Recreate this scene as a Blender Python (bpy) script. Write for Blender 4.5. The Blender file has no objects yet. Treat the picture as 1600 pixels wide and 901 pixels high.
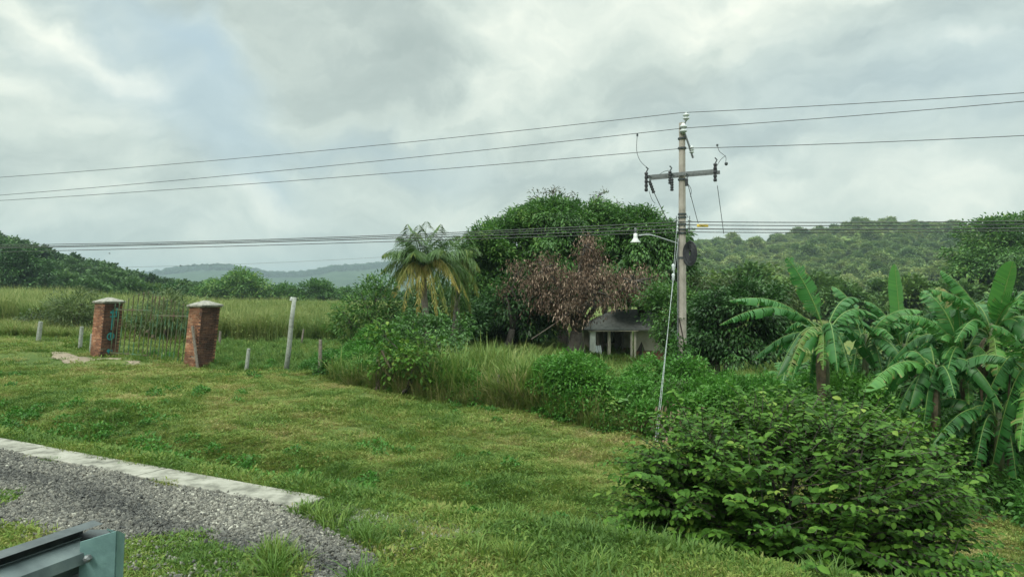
import bpy, math, random
import numpy as np
from mathutils import Vector, Matrix
R = math.radians
sc = bpy.context.scene
rng = np.random.default_rng(7)
random.seed(7)

# ------------------------------------------------------------------ camera
F = 1100.0; HOR = 455.0; CH = 2.0            # focal length (px of a 1600 px wide picture), horizon row, eye height
cd = bpy.data.cameras.new("camera"); cam = bpy.data.objects.new("camera", cd)
sc.collection.objects.link(cam); sc.camera = cam
cam.location = (0, 0, CH); cam.rotation_euler = (R(90.23), 0, 0)
cd.sensor_width = 36; cd.lens = 36 * F / 1600; cd.clip_start = 0.1; cd.clip_end = 20000

# ------------------------------------------------------------------ view, sun, sky
sc.view_settings.view_transform = 'Standard'; sc.view_settings.look = 'None'
sc.view_settings.gamma = 1; sc.view_settings.exposure = 0.60
sc.view_settings.use_curve_mapping = False
SUN_EL, SUN_AZ = 48, 215                        # azimuth clockwise from +Y: behind the camera, to the left
sd = bpy.data.lights.new("sun", 'SUN'); sun = bpy.data.objects.new("sun", sd); sc.collection.objects.link(sun)
sd.energy = 1.5; sd.angle = R(14); sd.color = (1, .95, .86)
sv = Vector((math.sin(R(SUN_AZ)) * math.cos(R(SUN_EL)), math.cos(R(SUN_AZ)) * math.cos(R(SUN_EL)), math.sin(R(SUN_EL))))
sun.rotation_euler = (-sv).to_track_quat('-Z', 'Y').to_euler()

w = bpy.data.worlds.new("World"); sc.world = w; w.use_nodes = True
nt = w.node_tree; nt.nodes.clear()
def N(t, **k):
    n = nt.nodes.new(t)
    for a, b in k.items(): setattr(n, a, b)
    return n
def L(a, b): nt.links.new(a, b)
def M_(op, a, b=None, c=None, clamp=False):
    n = N('ShaderNodeMath', operation=op, use_clamp=clamp)
    for i, v in enumerate((a, b, c)):
        if v is None: continue
        if hasattr(v, 'is_output'): L(v, n.inputs[i])
        else: n.inputs[i].default_value = v
    return n.outputs[0]
sky = N('ShaderNodeTexSky', sky_type='NISHITA'); sky.sun_disc = False
sky.sun_elevation = R(SUN_EL); sky.sun_rotation = R(SUN_AZ); sky.dust_density = 2
tc = N('ShaderNodeTexCoord')
warp = N('ShaderNodeTexNoise'); warp.inputs['Scale'].default_value = 3.2; warp.inputs['Detail'].default_value = 7; warp.inputs['Roughness'].default_value = .55
L(tc.outputs['Generated'], warp.inputs['Vector'])
wv = N('ShaderNodeVectorMath', operation='MULTIPLY_ADD'); L(warp.outputs['Color'], wv.inputs[0])
wv.inputs[1].default_value = (.34, .34, .30); L(tc.outputs['Generated'], wv.inputs[2])
sb = N('ShaderNodeVectorMath', operation='SUBTRACT'); L(wv.outputs[0], sb.inputs[0]); sb.inputs[1].default_value = (.17, .17, .15)
DIRW = sb.outputs[0]
def skydir(px, py):
    v = Vector(((px - 800) / F, 1, (HOR - py) / F)); return v.normalized()
def blob(px, py, rx, ry, rot):
    """soft elliptical patch of the cloud deck around a compass direction"""
    c = skydir(px, py)
    s = N('ShaderNodeVectorMath', operation='SUBTRACT'); L(DIRW, s.inputs[0]); s.inputs[1].default_value = c
    fwd = c; right = fwd.cross(Vector((0, 0, 1))).normalized(); up = right.cross(fwd)
    a = R(rot); e1 = right * math.cos(a) + up * math.sin(a); e2 = -right * math.sin(a) + up * math.cos(a)
    outs = []
    for e, r in ((e1, rx), (e2, ry)):
        d = N('ShaderNodeVectorMath', operation='DOT_PRODUCT'); L(s.outputs[0], d.inputs[0]); d.inputs[1].default_value = e * (F / r)
        outs.append(M_('MULTIPLY', d.outputs['Value'], d.outputs['Value']))
    q = M_('ADD', outs[0], outs[1])
    return M_('POWER', 2.718, M_('MULTIPLY', q, -1.0))
# (px, py, half width, half height, tilt, brightness, blueness)
BL = [(300, 60, 130, 40, -38, -.02, .75), (330, 190, 190, 55, -32, -.12, .55), (140, 30, 110, 26, -38, .32, -.1), (20, 60, 90, 60, -20, .12, 0),
      (560, 60, 260, 120, -18, -.20, -.05), (640, 150, 160, 50, -10, -.10, 0), (780, 120, 90, 60, 20, .16, 0), (470, 170, 150, 30, 0, .06, 0),
      (1080, 20, 180, 60, 25, .26, -.15), (880, 30, 120, 60, 0, .16, -.05), (720, 140, 60, 60, 0, .2, 0), (1320, 130, 240, 110, 20, -.12, .22), (1495, 60, 40, 30, 20, .22, 0),
      (1560, 150, 120, 90, 0, -.06, .3), (540, 290, 60, 22, -15, .14, 0), (420, 320, 90, 20, -20, .12, 0), (460, 300, 60, 20, 0, -.02, .3), (600, 240, 160, 30, 0, -.02, .35),
      (1300, 320, 260, 60, 5, .12, 0), (300, 390, 420, 45, 0, .02, .12), (750, 320, 90, 40, 0, .1, 0), (100, 240, 180, 60, -15, .05, .02), (940, 220, 200, 50, 15, -.06, .03)]
T = None; B = None
for px, py, rx, ry, rot, br, bl in BL:
    g = blob(px, py, rx, ry, rot)
    a = M_('MULTIPLY', g, br); T = a if T is None else M_('ADD', T, a)
    if bl:
        b = M_('MULTIPLY', g, bl); B = b if B is None else M_('ADD', B, b)
fine = N('ShaderNodeTexNoise'); fine.inputs['Scale'].default_value = 5.5; fine.inputs['Detail'].default_value = 9; fine.inputs['Roughness'].default_value = .52
mp = N('ShaderNodeMapping'); mp.inputs['Scale'].default_value = (1, 1, 2.6); mp.inputs['Rotation'].default_value = (0, R(24), 0)
L(DIRW, mp.inputs['Vector']); L(mp.outputs[0], fine.inputs['Vector'])
tone = M_('ADD', M_('ADD', T, .60), M_('MULTIPLY', M_('SUBTRACT', fine.outputs['Fac'], .5), 1.1))
cr = N('ShaderNodeValToRGB'); L(tone, cr.inputs[0])
e = cr.color_ramp.elements
e[0].position = .12; e[0].color = (.33, .40, .375, 1); e[1].position = 1.0; e[1].color = (.98, 1.0, .86, 1)
for p, c in ((.42, (.46, .535, .495, 1)), (.62, (.61, .69, .62, 1)), (.8, (.78, .84, .74, 1))):
    x = e.new(p); x.color = c
mixb = N('ShaderNodeMix', data_type='RGBA'); L(M_('MULTIPLY', B, 1.0, clamp=True), mixb.inputs[0])
L(cr.outputs[0], mixb.inputs[6]); mixb.inputs[7].default_value = (.41, .55, .63, 1)
bg1 = N('ShaderNodeBackground'); L(sky.outputs[0], bg1.inputs[0]); bg1.inputs[1].default_value = .08
bg2 = N('ShaderNodeBackground'); L(mixb.outputs[2], bg2.inputs[0]); zs = N('ShaderNodeSeparateXYZ'); L(tc.outputs['Generated'], zs.inputs[0])
# an overcast deck is brightest overhead
zm = N('ShaderNodeMapRange', interpolation_type='SMOOTHSTEP'); L(zs.outputs[2], zm.inputs[0]); zm.inputs[1].default_value = .40; zm.inputs[2].default_value = 1.0; zm.inputs[3].default_value = .77; zm.inputs[4].default_value = 4.4
L(zm.outputs[0], bg2.inputs[1])
ms = N('ShaderNodeMixShader'); ms.inputs[0].default_value = .94; L(bg1.outputs[0], ms.inputs[1]); L(bg2.outputs[0], ms.inputs[2])
wo = N('ShaderNodeOutputWorld'); L(ms.outputs[0], wo.inputs[0])
sc.cycles.max_bounces = 5; sc.cycles.diffuse_bounces = 3; sc.cycles.glossy_bounces = 2; sc.cycles.transmission_bounces = 3
sc.cycles.transparent_max_bounces = 4; sc.cycles.volume_bounces = 0; sc.cycles.use_denoising = True

# ------------------------------------------------------------------ helpers
def P(px, py, d): return Vector(((px - 800) / F * d, d, CH - (py - HOR) / F * d))
def XY(px, d): return (px - 800) / F * d, d
def tag(o, label=None, cat=None, group=None, kind=None):
    if label: o['label'] = label
    if cat: o['category'] = cat
    if group: o['group'] = group
    if kind: o['kind'] = kind
    return o
def empty(name, loc, label, cat, group=None):
    o = bpy.data.objects.new(name, None); sc.collection.objects.link(o); o.location = loc; o.empty_display_size = .2
    return tag(o, label, cat, group)
def mk(name, V, Fs, mats, parent=None, tint=None, midx=None, smooth=False, loc=None, link=True):
    """mesh from numpy arrays; Fs is one (m,k) index array or a list of them"""
    V = np.asarray(V, dtype=np.float32)
    if not isinstance(Fs, list): Fs = [Fs]
    Fs = [np.asarray(f, dtype=np.int32) for f in Fs if len(f)]
    me = bpy.data.meshes.new(name)
    me.vertices.add(len(V)); me.vertices.foreach_set('co', V.ravel())
    nl = sum(f.size for f in Fs); npoly = sum(len(f) for f in Fs)
    me.loops.add(nl); me.polygons.add(npoly)
    me.loops.foreach_set('vertex_index', np.concatenate([f.ravel() for f in Fs]))
    tot = np.concatenate([np.full(len(f), f.shape[1], dtype=np.int32) for f in Fs])
    me.polygons.foreach_set('loop_start', np.concatenate(([0], np.cumsum(tot)[:-1])).astype(np.int32))
    if smooth: me.polygons.foreach_set('use_smooth', np.ones(npoly, dtype=bool))
    if midx is not None: me.polygons.foreach_set('material_index', np.asarray(midx, dtype=np.int32))
    me.update(calc_edges=True); me.validate()
    if tint is not None:
        a = me.attributes.new('tint', 'FLOAT', 'POINT'); a.data.foreach_set('value', np.asarray(tint, dtype=np.float32))
    for m in (mats if isinstance(mats, (list, tuple)) else [mats]): me.materials.append(m)
    o = bpy.data.objects.new(name, me)
    if link: sc.collection.objects.link(o)
    if parent is not None: o.parent = parent
    if loc is not None: o.location = loc
    return o
class MB:
    def __init__(s): s.V = []; s.F = []; s.mi = []; s.m = 0; s.T = []; s.t = .5
    def add(s, vs, fs):
        b = len(s.V); s.V += [tuple(v) for v in vs]; s.T += [s.t] * len(vs)
        for f in fs: s.F.append([i + b for i in f]); s.mi.append(s.m)
        return s
    def box(s, c, size, rot=None, shear=None):
        hx, hy, hz = [q / 2 for q in size]; vs = []
        for z in (-hz, hz):
            for x, y in ((-hx, -hy), (hx, -hy), (hx, hy), (-hx, hy)):
                v = Vector((x, y, z))
                if rot is not None: v = rot @ v
                vs.append(v + Vector(c))
        return s.add(vs, [(0, 3, 2, 1), (4, 5, 6, 7), (0, 1, 5, 4), (1, 2, 6, 5), (2, 3, 7, 6), (3, 0, 4, 7)])
    def tube(s, pts, rad, n=6, cap=True):
        pts = [Vector(p) for p in pts]
        if not hasattr(rad, '__len__'): rad = [rad] * len(pts)
        vs = []; ref = None
        for i, p in enumerate(pts):
            t = (pts[min(i + 1, len(pts) - 1)] - pts[max(i - 1, 0)]).normalized()
            if ref is None: ref = Vector((0, 0, 1)) if abs(t.z) < .9 else Vector((1, 0, 0))
            a = t.cross(ref).normalized(); b = t.cross(a); ref = -b if False else a.cross(t)
            for k in range(n):
                an = 2 * math.pi * k / n; vs.append(p + (a * math.cos(an) + b * math.sin(an)) * rad[i])
        fs = [(i * n + k, i * n + (k + 1) % n, (i + 1) * n + (k + 1) % n, (i + 1) * n + k) for i in range(len(pts) - 1) for k in range(n)]
        if cap: fs += [tuple(range(n))[::-1], tuple((len(pts) - 1) * n + k for k in range(n))]
        return s.add(vs, fs)
    def lathe(s, prof, c=(0, 0, 0), n=12, rot=None):
        c = Vector(c); vs = []
        for r, z in prof:
            for k in range(n):
                v = Vector((r * math.cos(2 * math.pi * k / n), r * math.sin(2 * math.pi * k / n), z))
                if rot is not None: v = rot @ v
                vs.append(c + v)
        fs = [(i * n + k, i * n + (k + 1) % n, (i + 1) * n + (k + 1) % n, (i + 1) * n + k) for i in range(len(prof) - 1) for k in range(n)]
        fs += [tuple(range(n))[::-1], tuple((len(prof) - 1) * n + k for k in range(n))]
        return s.add(vs, fs)
    def build(s, name, mats, parent=None, smooth=False, loc=None, link=True):
        me = bpy.data.meshes.new(name); me.from_pydata(s.V, [], s.F)
        for m in (mats if isinstance(mats, (list, tuple)) else [mats]): me.materials.append(m)
        me.polygons.foreach_set('material_index', s.mi)
        if smooth: me.polygons.foreach_set('use_smooth', [True] * len(s.F))
        a = me.attributes.new('tint', 'FLOAT', 'POINT'); a.data.foreach_set('value', s.T)
        me.update()
        o = bpy.data.objects.new(name, me)
        if link: sc.collection.objects.link(o)
        if parent is not None: o.parent = parent
        if loc is not None: o.location = loc
        return o
_ph = rng.uniform(0, 6.28, (3, 8, 3))
def fbm(x, y, s=1.0, oct=4, k=0):
    r = 0; a = 1; tot = 0
    for o in range(oct):
        f = 2 ** o / s; p = _ph[k, o]
        r = r + a * (np.sin(x * f * 1.13 + p[0] + 1.7 * np.sin(y * f * .71 + p[1])) * np.cos(y * f * 1.07 + p[2] + 1.3 * np.sin(x * f * .63 + p[0])))
        tot += a; a *= .55
    return r / tot
def sst(a, b, x):
    t = np.clip((x - a) / (b - a), 0, 1); return t * t * (3 - 2 * t)

# ------------------------------------------------------------------ materials
def mat(name):
    m = bpy.data.materials.new(name); m.use_nodes = True; t = m.node_tree
    return m, t, t.nodes['Principled BSDF']
def ramp(t, fac, stops):
    c = t.nodes.new('ShaderNodeValToRGB'); e = c.color_ramp.elements
    e[0].position, e[0].color = stops[0][0], (*stops[0][1], 1); e[1].position, e[1].color = stops[-1][0], (*stops[-1][1], 1)
    for p, q in stops[1:-1]: x = e.new(p); x.color = (*q, 1)
    if fac is not None: t.links.new(fac, c.inputs[0])
    return c.outputs[0]
def noise(t, scale, detail=5, rough=.55, vec=None):
    n = t.nodes.new('ShaderNodeTexNoise'); n.inputs['Scale'].default_value = scale; n.inputs['Detail'].default_value = detail; n.inputs['Roughness'].default_value = rough
    if vec is None:
        c = t.nodes.new('ShaderNodeTexCoord'); vec = c.outputs['Object']
    t.links.new(vec, n.inputs['Vector']); return n.outputs['Fac']
def mth(t, op, a, b, clamp=False):
    n = t.nodes.new('ShaderNodeMath'); n.operation = op; n.use_clamp = clamp
    for i, v in enumerate((a, b)):
        if hasattr(v, 'is_output'): t.links.new(v, n.inputs[i])
        else: n.inputs[i].default_value = v
    return n.outputs[0]
def bump(t, bs, h, strength=.4, dist=.02):
    b = t.nodes.new('ShaderNodeBump'); b.inputs['Strength'].default_value = strength; b.inputs['Distance'].default_value = dist
    t.links.new(h, b.inputs['Height']); t.links.new(b.outputs[0], bs.inputs['Normal'])
def noisy(name, stops, scale=8, rough=.8, bmp=.4, dist=.01, metal=0, detail=6):
    m, t, b = mat(name); f = noise(t, scale, detail)
    t.links.new(ramp(t, f, stops), b.inputs['Base Color']); b.inputs['Roughness'].default_value = rough; b.inputs['Metallic'].default_value = metal
    if bmp: bump(t, b, noise(t, scale * 4, 6), bmp, dist)
    return m
def leafy(name, stops, trans=.3, rough=.5, inst=0.0, spec=.3, wnoise=None):
    """leaf material: colour from the leaf's own tint (plus the plant's tint where instanced)"""
    m, t, b = mat(name)
    a = t.nodes.new('ShaderNodeAttribute'); a.attribute_name = 'tint'; f = a.outputs['Fac']
    if inst:
        i = t.nodes.new('ShaderNodeAttribute'); i.attribute_type = 'INSTANCER'; i.attribute_name = 'ptint'
        f = mth(t, 'ADD', mth(t, 'MULTIPLY', f, 1 - inst), mth(t, 'MULTIPLY', i.outputs['Fac'], inst))
    col = ramp(t, f, stops)
    t.links.new(col, b.inputs['Base Color']); b.inputs['Roughness'].default_value = rough; b.inputs['Specular IOR Level'].default_value = spec
    if trans:
        tr = t.nodes.new('ShaderNodeBsdfTranslucent'); t.links.new(col, tr.inputs['Color'])
        mx = t.nodes.new('ShaderNodeMixShader'); mx.inputs[0].default_value = trans
        t.links.new(b.outputs[0], mx.inputs[1]); t.links.new(tr.outputs[0], mx.inputs[2])
        t.links.new(mx.outputs[0], t.nodes['Material Output'].inputs['Surface'])
    return m
MT = {}
MT['mango'] = leafy('mango leaves', [(0, (.026, .07, .015)), (.5, (.06, .15, .03)), (.85, (.11, .23, .045)), (1, (.18, .28, .06))], .28, .42)
MT['dark'] = leafy('dark leaves', [(0, (.018, .05, .014)), (.6, (.038, .105, .024)), (1, (.075, .17, .035))], .22, .42)
MT['olive'] = leafy('olive leaves', [(0, (.035, .06, .02)), (.5, (.07, .115, .04)), (1, (.14, .19, .06))], .3, .5)
MT['twig'] = leafy('sparse leaves', [(0, (.05, .06, .03)), (.5, (.09, .09, .05)), (1, (.1, .16, .06))], .2, .6)
MT['dead'] = leafy('dead brown leaves', [(0, (.035, .024, .016)), (.4, (.105, .07, .048)), (.75, (.22, .155, .115)), (1, (.38, .29, .22))], .2, .75, spec=.15)
MT['bush'] = leafy('bush leaves', [(0, (.018, .055, .008)), (.45, (.042, .11, .014)), (.8, (.085, .18, .022)), (1, (.19, .26, .05))], .28, .55, spec=.14)
MT['lush'] = leafy('lush weed leaves', [(0, (.024, .08, .012)), (.5, (.055, .175, .022)), (1, (.13, .30, .045))], .3, .5, .5)
MT['grass'] = leafy('mown grass', [(0, (.034, .082, .014)), (.33, (.078, .155, .024)), (.56, (.15, .215, .038)), (.78, (.25, .24, .075)), (1, (.34, .255, .14))], .3, .6, .62)
MT['tallgrass'] = leafy('tall grass', [(0, (.04, .10, .018)), (.4, (.085, .17, .03)), (.75, (.17, .235, .055)), (1, (.30, .27, .12))], .3, .6, .55)
MT['crop'] = leafy('crop leaves', [(0, (.045, .095, .025)), (.45, (.10, .175, .042)), (.75, (.21, .26, .08)), (1, (.34, .35, .15))], .3, .6, .5)
MT['banana'] = leafy('banana leaf', [(0, (.016, .065, .015)), (.5, (.034, .14, .028)), (.8, (.08, .22, .038)), (1, (.22, .18, .07))], .28, .42)
MT['rib'] = leafy('banana midrib', [(0, (.07, .15, .03)), (1, (.15, .23, .06))], .1, .4)
MT['palm'] = leafy('palm leaflets', [(0, (.03, .075, .02)), (.45, (.07, .14, .03)), (.7, (.17, .21, .05)), (1, (.33, .27, .075))], .3, .45)
MT['forest'] = leafy('forest leaves', [(0, (.018, .05, .016)), (.4, (.055, .12, .028)), (.7, (.12, .20, .045)), (1, (.26, .31, .10))], .2, .6, .6)
MT['bark'] = noisy('bark', [(.3, (.022, .018, .015)), (.7, (.07, .06, .048))], 9, .9, .7, .03)
MT['palmbark'] = noisy('palm bark', [(.3, (.10, .085, .07)), (.7, (.22, .19, .16))], 7, .9, .6, .03)
MT['stem'] = noisy('banana stem', [(.3, (.028, .05, .018)), (.55, (.07, .09, .03)), (.75, (.055, .045, .02))], 6, .6, .4, .02)
MT['deadstem'] = noisy('dry leaf sheath', [(.3, (.045, .038, .022)), (.7, (.13, .105, .06))], 9, .85, .5, .02)
MT['wood'] = noisy('weathered wood', [(.3, (.10, .085, .07)), (.7, (.24, .21, .18))], 14, .9, .5)
MT['postconc'] = noisy('post concrete', [(.3, (.15, .16, .14)), (.55, (.28, .30, .27)), (.75, (.12, .13, .10))], 9, .9, .4)
MT['poleconc'] = noisy('pole concrete', [(.25, (.20, .18, .155)), (.55, (.33, .30, .265)), (.8, (.42, .39, .35))], 3, .9, .35)
MT['steel'] = noisy('galvanised steel', [(.3, (.10, .11, .115)), (.7, (.20, .215, .22))], 12, .55, .15, metal=.5)
MT['darksteel'] = noisy('dark steel', [(.3, (.035, .045, .05)), (.7, (.08, .095, .10))], 10, .5, .2, metal=.3)
MT['wire'] = noisy('cable', [(.3, (.025, .03, .03)), (.7, (.045, .05, .05))], 8, .6, 0)
MT['galvwire'] = noisy('stay cable', [(.3, (.20, .22, .23)), (.7, (.32, .35, .35))], 20, .5, 0, metal=.3)
MT['porcelain'] = noisy('porcelain', [(.3, (.36, .40, .41)), (.7, (.50, .54, .54))], 8, .25, 0)
MT['rubber'] = noisy('dark polymer', [(.3, (.012, .013, .018)), (.7, (.028, .03, .036))], 8, .5, 0)
MT['yellow'] = noisy('yellow plastic', [(.3, (.60, .42, .05)), (.7, (.75, .55, .08))], 10, .5, 0)
MT['lampwhite'] = noisy('lamp enamel', [(.3, (.42, .45, .44)), (.7, (.56, .58, .57))], 9, .35, 0)
MT['gate'] = noisy('green rusty gate paint', [(.40, (.10, .065, .045)), (.50, (.085, .10, .05)), (.60, (.06, .15, .085)), (.74, (.12, .22, .12))], 1.9, .6, .2)
MT['caprock'] = noisy('cap mortar', [(.3, (.10, .10, .085)), (.5, (.21, .205, .18)), (.75, (.34, .325, .28))], 9, .95, .6)
MT['teal'] = noisy('teal spray paint', [(.3, (.03, .22, .24)), (.7, (.05, .33, .34))], 14, .6, 0)
MT['cream'] = noisy('cream wall', [(.3, (.30, .28, .22)), (.7, (.46, .43, .35))], 3, .9, .3)
MT['redwall'] = noisy('red painted dado', [(.3, (.10, .035, .025)), (.7, (.19, .075, .055))], 4, .9, .3)
MT['whitecol'] = noisy('whitewashed column', [(.3, (.5, .52, .48)), (.7, (.72, .74, .69))], 4, .9, .3)
MT['slab'] = noisy('slab', [(.3, (.28, .25, .20)), (.7, (.46, .41, .33))], 4, .9, .3)
MT['roofing'] = noisy('roof felt', [(.3, (.045, .05, .048)), (.7, (.11, .12, .11))], 6, .9, .5)
MT['glass'] = noisy('dark window', [(.3, (.012, .016, .018)), (.7, (.03, .035, .035))], 3, .2, 0)
MT['dirt'] = noisy('bare dirt', [(.3, (.10, .085, .055)), (.5, (.17, .135, .095)), (.7, (.27, .22, .165))], 7, .95, .7)
MT['railgrey'] = noisy('blue grey rail paint', [(.3, (.035, .05, .055)), (.5, (.07, .095, .10)), (.7, (.11, .14, .14))], 5, .5, .2, metal=.2)
MT['railteal'] = noisy('teal post paint', [(.3, (.07, .135, .135)), (.5, (.11, .20, .195)), (.7, (.15, .25, .24))], 6, .6, .25, metal=.1)
# brick: every brick is modelled; tint drives its colour
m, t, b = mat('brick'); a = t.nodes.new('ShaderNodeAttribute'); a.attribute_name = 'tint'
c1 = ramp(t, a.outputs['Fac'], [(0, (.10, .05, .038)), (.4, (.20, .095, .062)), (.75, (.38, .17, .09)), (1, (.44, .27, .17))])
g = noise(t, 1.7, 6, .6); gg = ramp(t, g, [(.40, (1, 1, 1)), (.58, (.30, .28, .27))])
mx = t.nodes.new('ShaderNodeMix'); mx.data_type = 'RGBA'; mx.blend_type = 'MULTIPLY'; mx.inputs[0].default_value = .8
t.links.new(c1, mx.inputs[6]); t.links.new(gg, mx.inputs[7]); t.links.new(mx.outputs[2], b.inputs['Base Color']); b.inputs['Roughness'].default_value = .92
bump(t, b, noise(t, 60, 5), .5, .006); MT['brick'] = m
MT['mortar'] = noisy('mortar', [(.3, (.12, .09, .07)), (.7, (.24, .19, .15))], 9, .95, .5)
# kerb concrete with stains
m, t, b = mat('kerb concrete'); f = noise(t, 3.1, 10, .68)
t.links.new(ramp(t, f, [(.36, (.07, .07, .058)), (.46, (.155, .152, .128)), (.54, (.22, .215, .185)), (.68, (.28, .273, .24))]), b.inputs['Base Color']); b.inputs['Roughness'].default_value = .92
bump(t, b, noise(t, 40, 6), .5, .01); MT['kerb'] = m
# gravel base
m, t, b = mat('gravel bed'); vo = t.nodes.new('ShaderNodeTexVoronoi'); vo.inputs['Scale'].default_value = 34
c = t.nodes.new('ShaderNodeTexCoord'); t.links.new(c.outputs['Object'], vo.inputs['Vector'])
t.links.new(ramp(t, vo.outputs['Color'], [(0, (.06, .055, .045)), (1, (.20, .185, .155))]), b.inputs['Base Color']); b.inputs['Roughness'].default_value = .95
bump(t, b, vo.outputs['Distance'], 1, .02); MT['gravelbed'] = m
m, t, b = mat('stone'); a = t.nodes.new('ShaderNodeAttribute'); a.attribute_type = 'INSTANCER'; a.attribute_name = 'ptint'
t.links.new(ramp(t, a.outputs['Fac'], [(0, (.035, .037, .037)), (.4, (.105, .104, .094)), (.8, (.20, .192, .165)), (1, (.38, .37, .32))]), b.inputs['Base Color'])
b.inputs['Roughness'].default_value = .9; bump(t, b, noise(t, 50, 4), .5, .005); MT['stone'] = m
MT['asphalt'] = noisy('asphalt', [(.3, (.04, .04, .042)), (.7, (.065, .065, .065))], 40, .9, .5)
# ground
m, t, b = mat('ground cover'); tcg = t.nodes.new('ShaderNodeTexCoord').outputs['Object']
big = noise(t, .22, 5, .6, tcg); fin = noise(t, 9, 8, .7, tcg)
f = mth(t, 'ADD', mth(t, 'MULTIPLY', big, .6), mth(t, 'MULTIPLY', fin, .55))
t.links.new(ramp(t, f, [(.36, (.035, .065, .018)), (.5, (.07, .11, .03)), (.62, (.12, .15, .045)), (.76, (.20, .17, .085))]), b.inputs['Base Color'])
b.inputs['Roughness'].default_value = .95; b.inputs['Specular IOR Level'].default_value = .1; bump(t, b, noise(t, 14, 8, .7, tcg), 1, .08); MT['ground'] = m
# hills seen from far
def hillmat(name, stops, s):
    m, t, b = mat(name); f = noise(t, s, 9, .68)
    t.links.new(ramp(t, f, stops), b.inputs['Base Color']); b.inputs['Roughness'].default_value = 1; b.inputs['Specular IOR Level'].default_value = 0
    bump(t, b, noise(t, s * 3, 8, .7), 1, 3); return m
MT['hill'] = hillmat('hillside scrub', [(.35, (.05, .10, .03)), (.48, (.10, .15, .045)), (.60, (.17, .20, .075)), (.70, (.28, .24, .13))], .012)
MT['farhill'] = hillmat('far forest', [(.35, (.018, .035, .018)), (.65, (.05, .08, .035))], .02)

# ------------------------------------------------------------------ terrain
D_ = np.array((-.857, .515)); Nn = np.array((.515, .857))      # along the road (to the left), and away from it
# u runs along the fence, v away from the road; close to the road the frame turns three degrees to follow the kerb
def kerb_turn(u): return .051 * np.clip(np.asarray(u, float) - 5, -30, 60)
def UV(x, y):
    u = -.857 * x + .515 * y; v = .515 * x + .857 * y
    return u, v + kerb_turn(u) * (1 - sst(9.6, 14.5, v))
def XYuv(u, v):
    v = np.where(np.asarray(v) < 9, v - kerb_turn(u), v); x, y = -.857 * u + .515 * v, .515 * u + .857 * v
    return (float(x), float(y)) if np.ndim(x) == 0 else (x, y)
def zfield(u): return np.interp(u, [-60, -30, 0, 5.5, 10.4, 16, 22, 28, 36, 60, 120], [-1.6, -1.6, -1.5, -1.27, -.96, -.62, -.6, -.5, .1, .5, .5])
def gz(x, y):
    x = np.asarray(x, float); y = np.asarray(y, float)
    u, v = UV(x, y); zf = zfield(u)
    zd = np.minimum(zf, -.55) - .32 * sst(2, 9, u) - .12
    z = np.where(v < 7.3, zd * sst(4.95, 7.3, v), zd + (zf - zd) * sst(7.3, 9.8, v))
    k = np.interp(u, [10, 22], [-.05, 0])
    z = z + np.clip(v - 15.5, 0, 22) * k
    rough = .13 * fbm(x, y, 1.5, 4, 0) + .055 * fbm(x, y, .35, 3, 1)
    z = z + rough * sst(5.0, 6.2, v) * (1 - .0 * v)
    far = sst(45, 260, np.hypot(x, y)); z = z * (1 - far) + far * (-3)
    return z
def gzz(x, y): return float(gz(x, y))
n = 520
tt = np.linspace(-1, 1, n); S = lambda q, a, k: a * np.sinh(k * q) / np.sinh(k)
gx = S(tt, 6000, 9.2); gy = 8 + S(tt, 7000, 9.2)
X, Y = np.meshgrid(gx, gy); Z = gz(X, Y)
idx = np.arange(n * n).reshape(n, n)
Fq = np.stack([idx[:-1, :-1], idx[:-1, 1:], idx[1:, 1:], idx[1:, :-1]], -1).reshape(-1, 4)
tag(mk('ground', np.stack([X, Y, Z], -1).reshape(-1, 3), Fq, MT['ground'], smooth=True), kind='structure')
def strip(name, us, v0, v1, dz, m, nz=2):
    V = []; Fs = []
    for i, uu in enumerate(us):
        a0 = v0(uu) if callable(v0) else v0; a1 = v1(uu) if callable(v1) else v1
        for j in range(nz + 1):
            q = a0 + (a1 - a0) * j / nz; x, y = XYuv(uu, q); V.append((x, y, gzz(x, y) + dz))
    for i in range(len(us) - 1):
        for j in range(nz):
            a = i * (nz + 1) + j; Fs.append((a, a + nz + 1, a + nz + 2, a + 1))
    return tag(mk(name, V, np.array(Fs), m), kind='structure')
strip('road', np.linspace(-120, 200, 60), -8, .6, .006, MT['asphalt'])
def g_lo(u): return 3.25 + .35 * math.sin(u * 1.7) + .15 * math.sin(u * 5.1)
strip('gravel_bed', np.linspace(3.9, 40, 160), g_lo, 4.53, .004, MT['gravelbed'], 8)
# concrete kerb, cast in lengths
mb = MB(); u = 5.0
for uu, zz, ll in ((4.02, -.080, 1.9), (2.05, -.095, 1.9)):       # the end of the kerb, sunk into the turf
    x, y = XYuv(uu, 4.70); mb.box((x, y, zz), (ll, .34, .18), Matrix.Rotation(math.atan2(.470, -.883), 3, 'Z'))
while u < 60:
    ln = 2.35; x, y = XYuv(u + ln / 2, 4.70)
    rot = Matrix.Rotation(math.atan2(.470, -.883) + random.uniform(-.004, .004), 3, 'Z')
    mb.box((x, y, -.065 + random.uniform(-.006, .006)), (ln - .02, .37, .20), rot); u += ln
kb = mb.build('kerb', MT['kerb']); kb['kind'] = 'structure'
bv = kb.modifiers.new('bevel', 'BEVEL'); bv.width = .012; bv.segments = 2
# patch of bare dirt at the gate
V = []; Fs = []
cx, cy = XYuv(26.3, 13.9)
V.append((cx, cy, gzz(cx, cy) + .02))
for k in range(28):
    a = 2 * math.pi * k / 28; rr = 1 + .16 * math.sin(3 * a + 1) + .1 * math.sin(7 * a)
    x, y = XYuv(26.3 + 3.0 * rr * .85 * math.cos(a), 14.1 + .8 * rr * math.sin(a)); V.append((x, y, gzz(x, y) + .012))
Fs = np.array([(0, 1 + k, 1 + (k + 1) % 28) for k in range(28)])
tag(mk('dirt_path', V, Fs, MT['dirt']), kind='structure')

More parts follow.
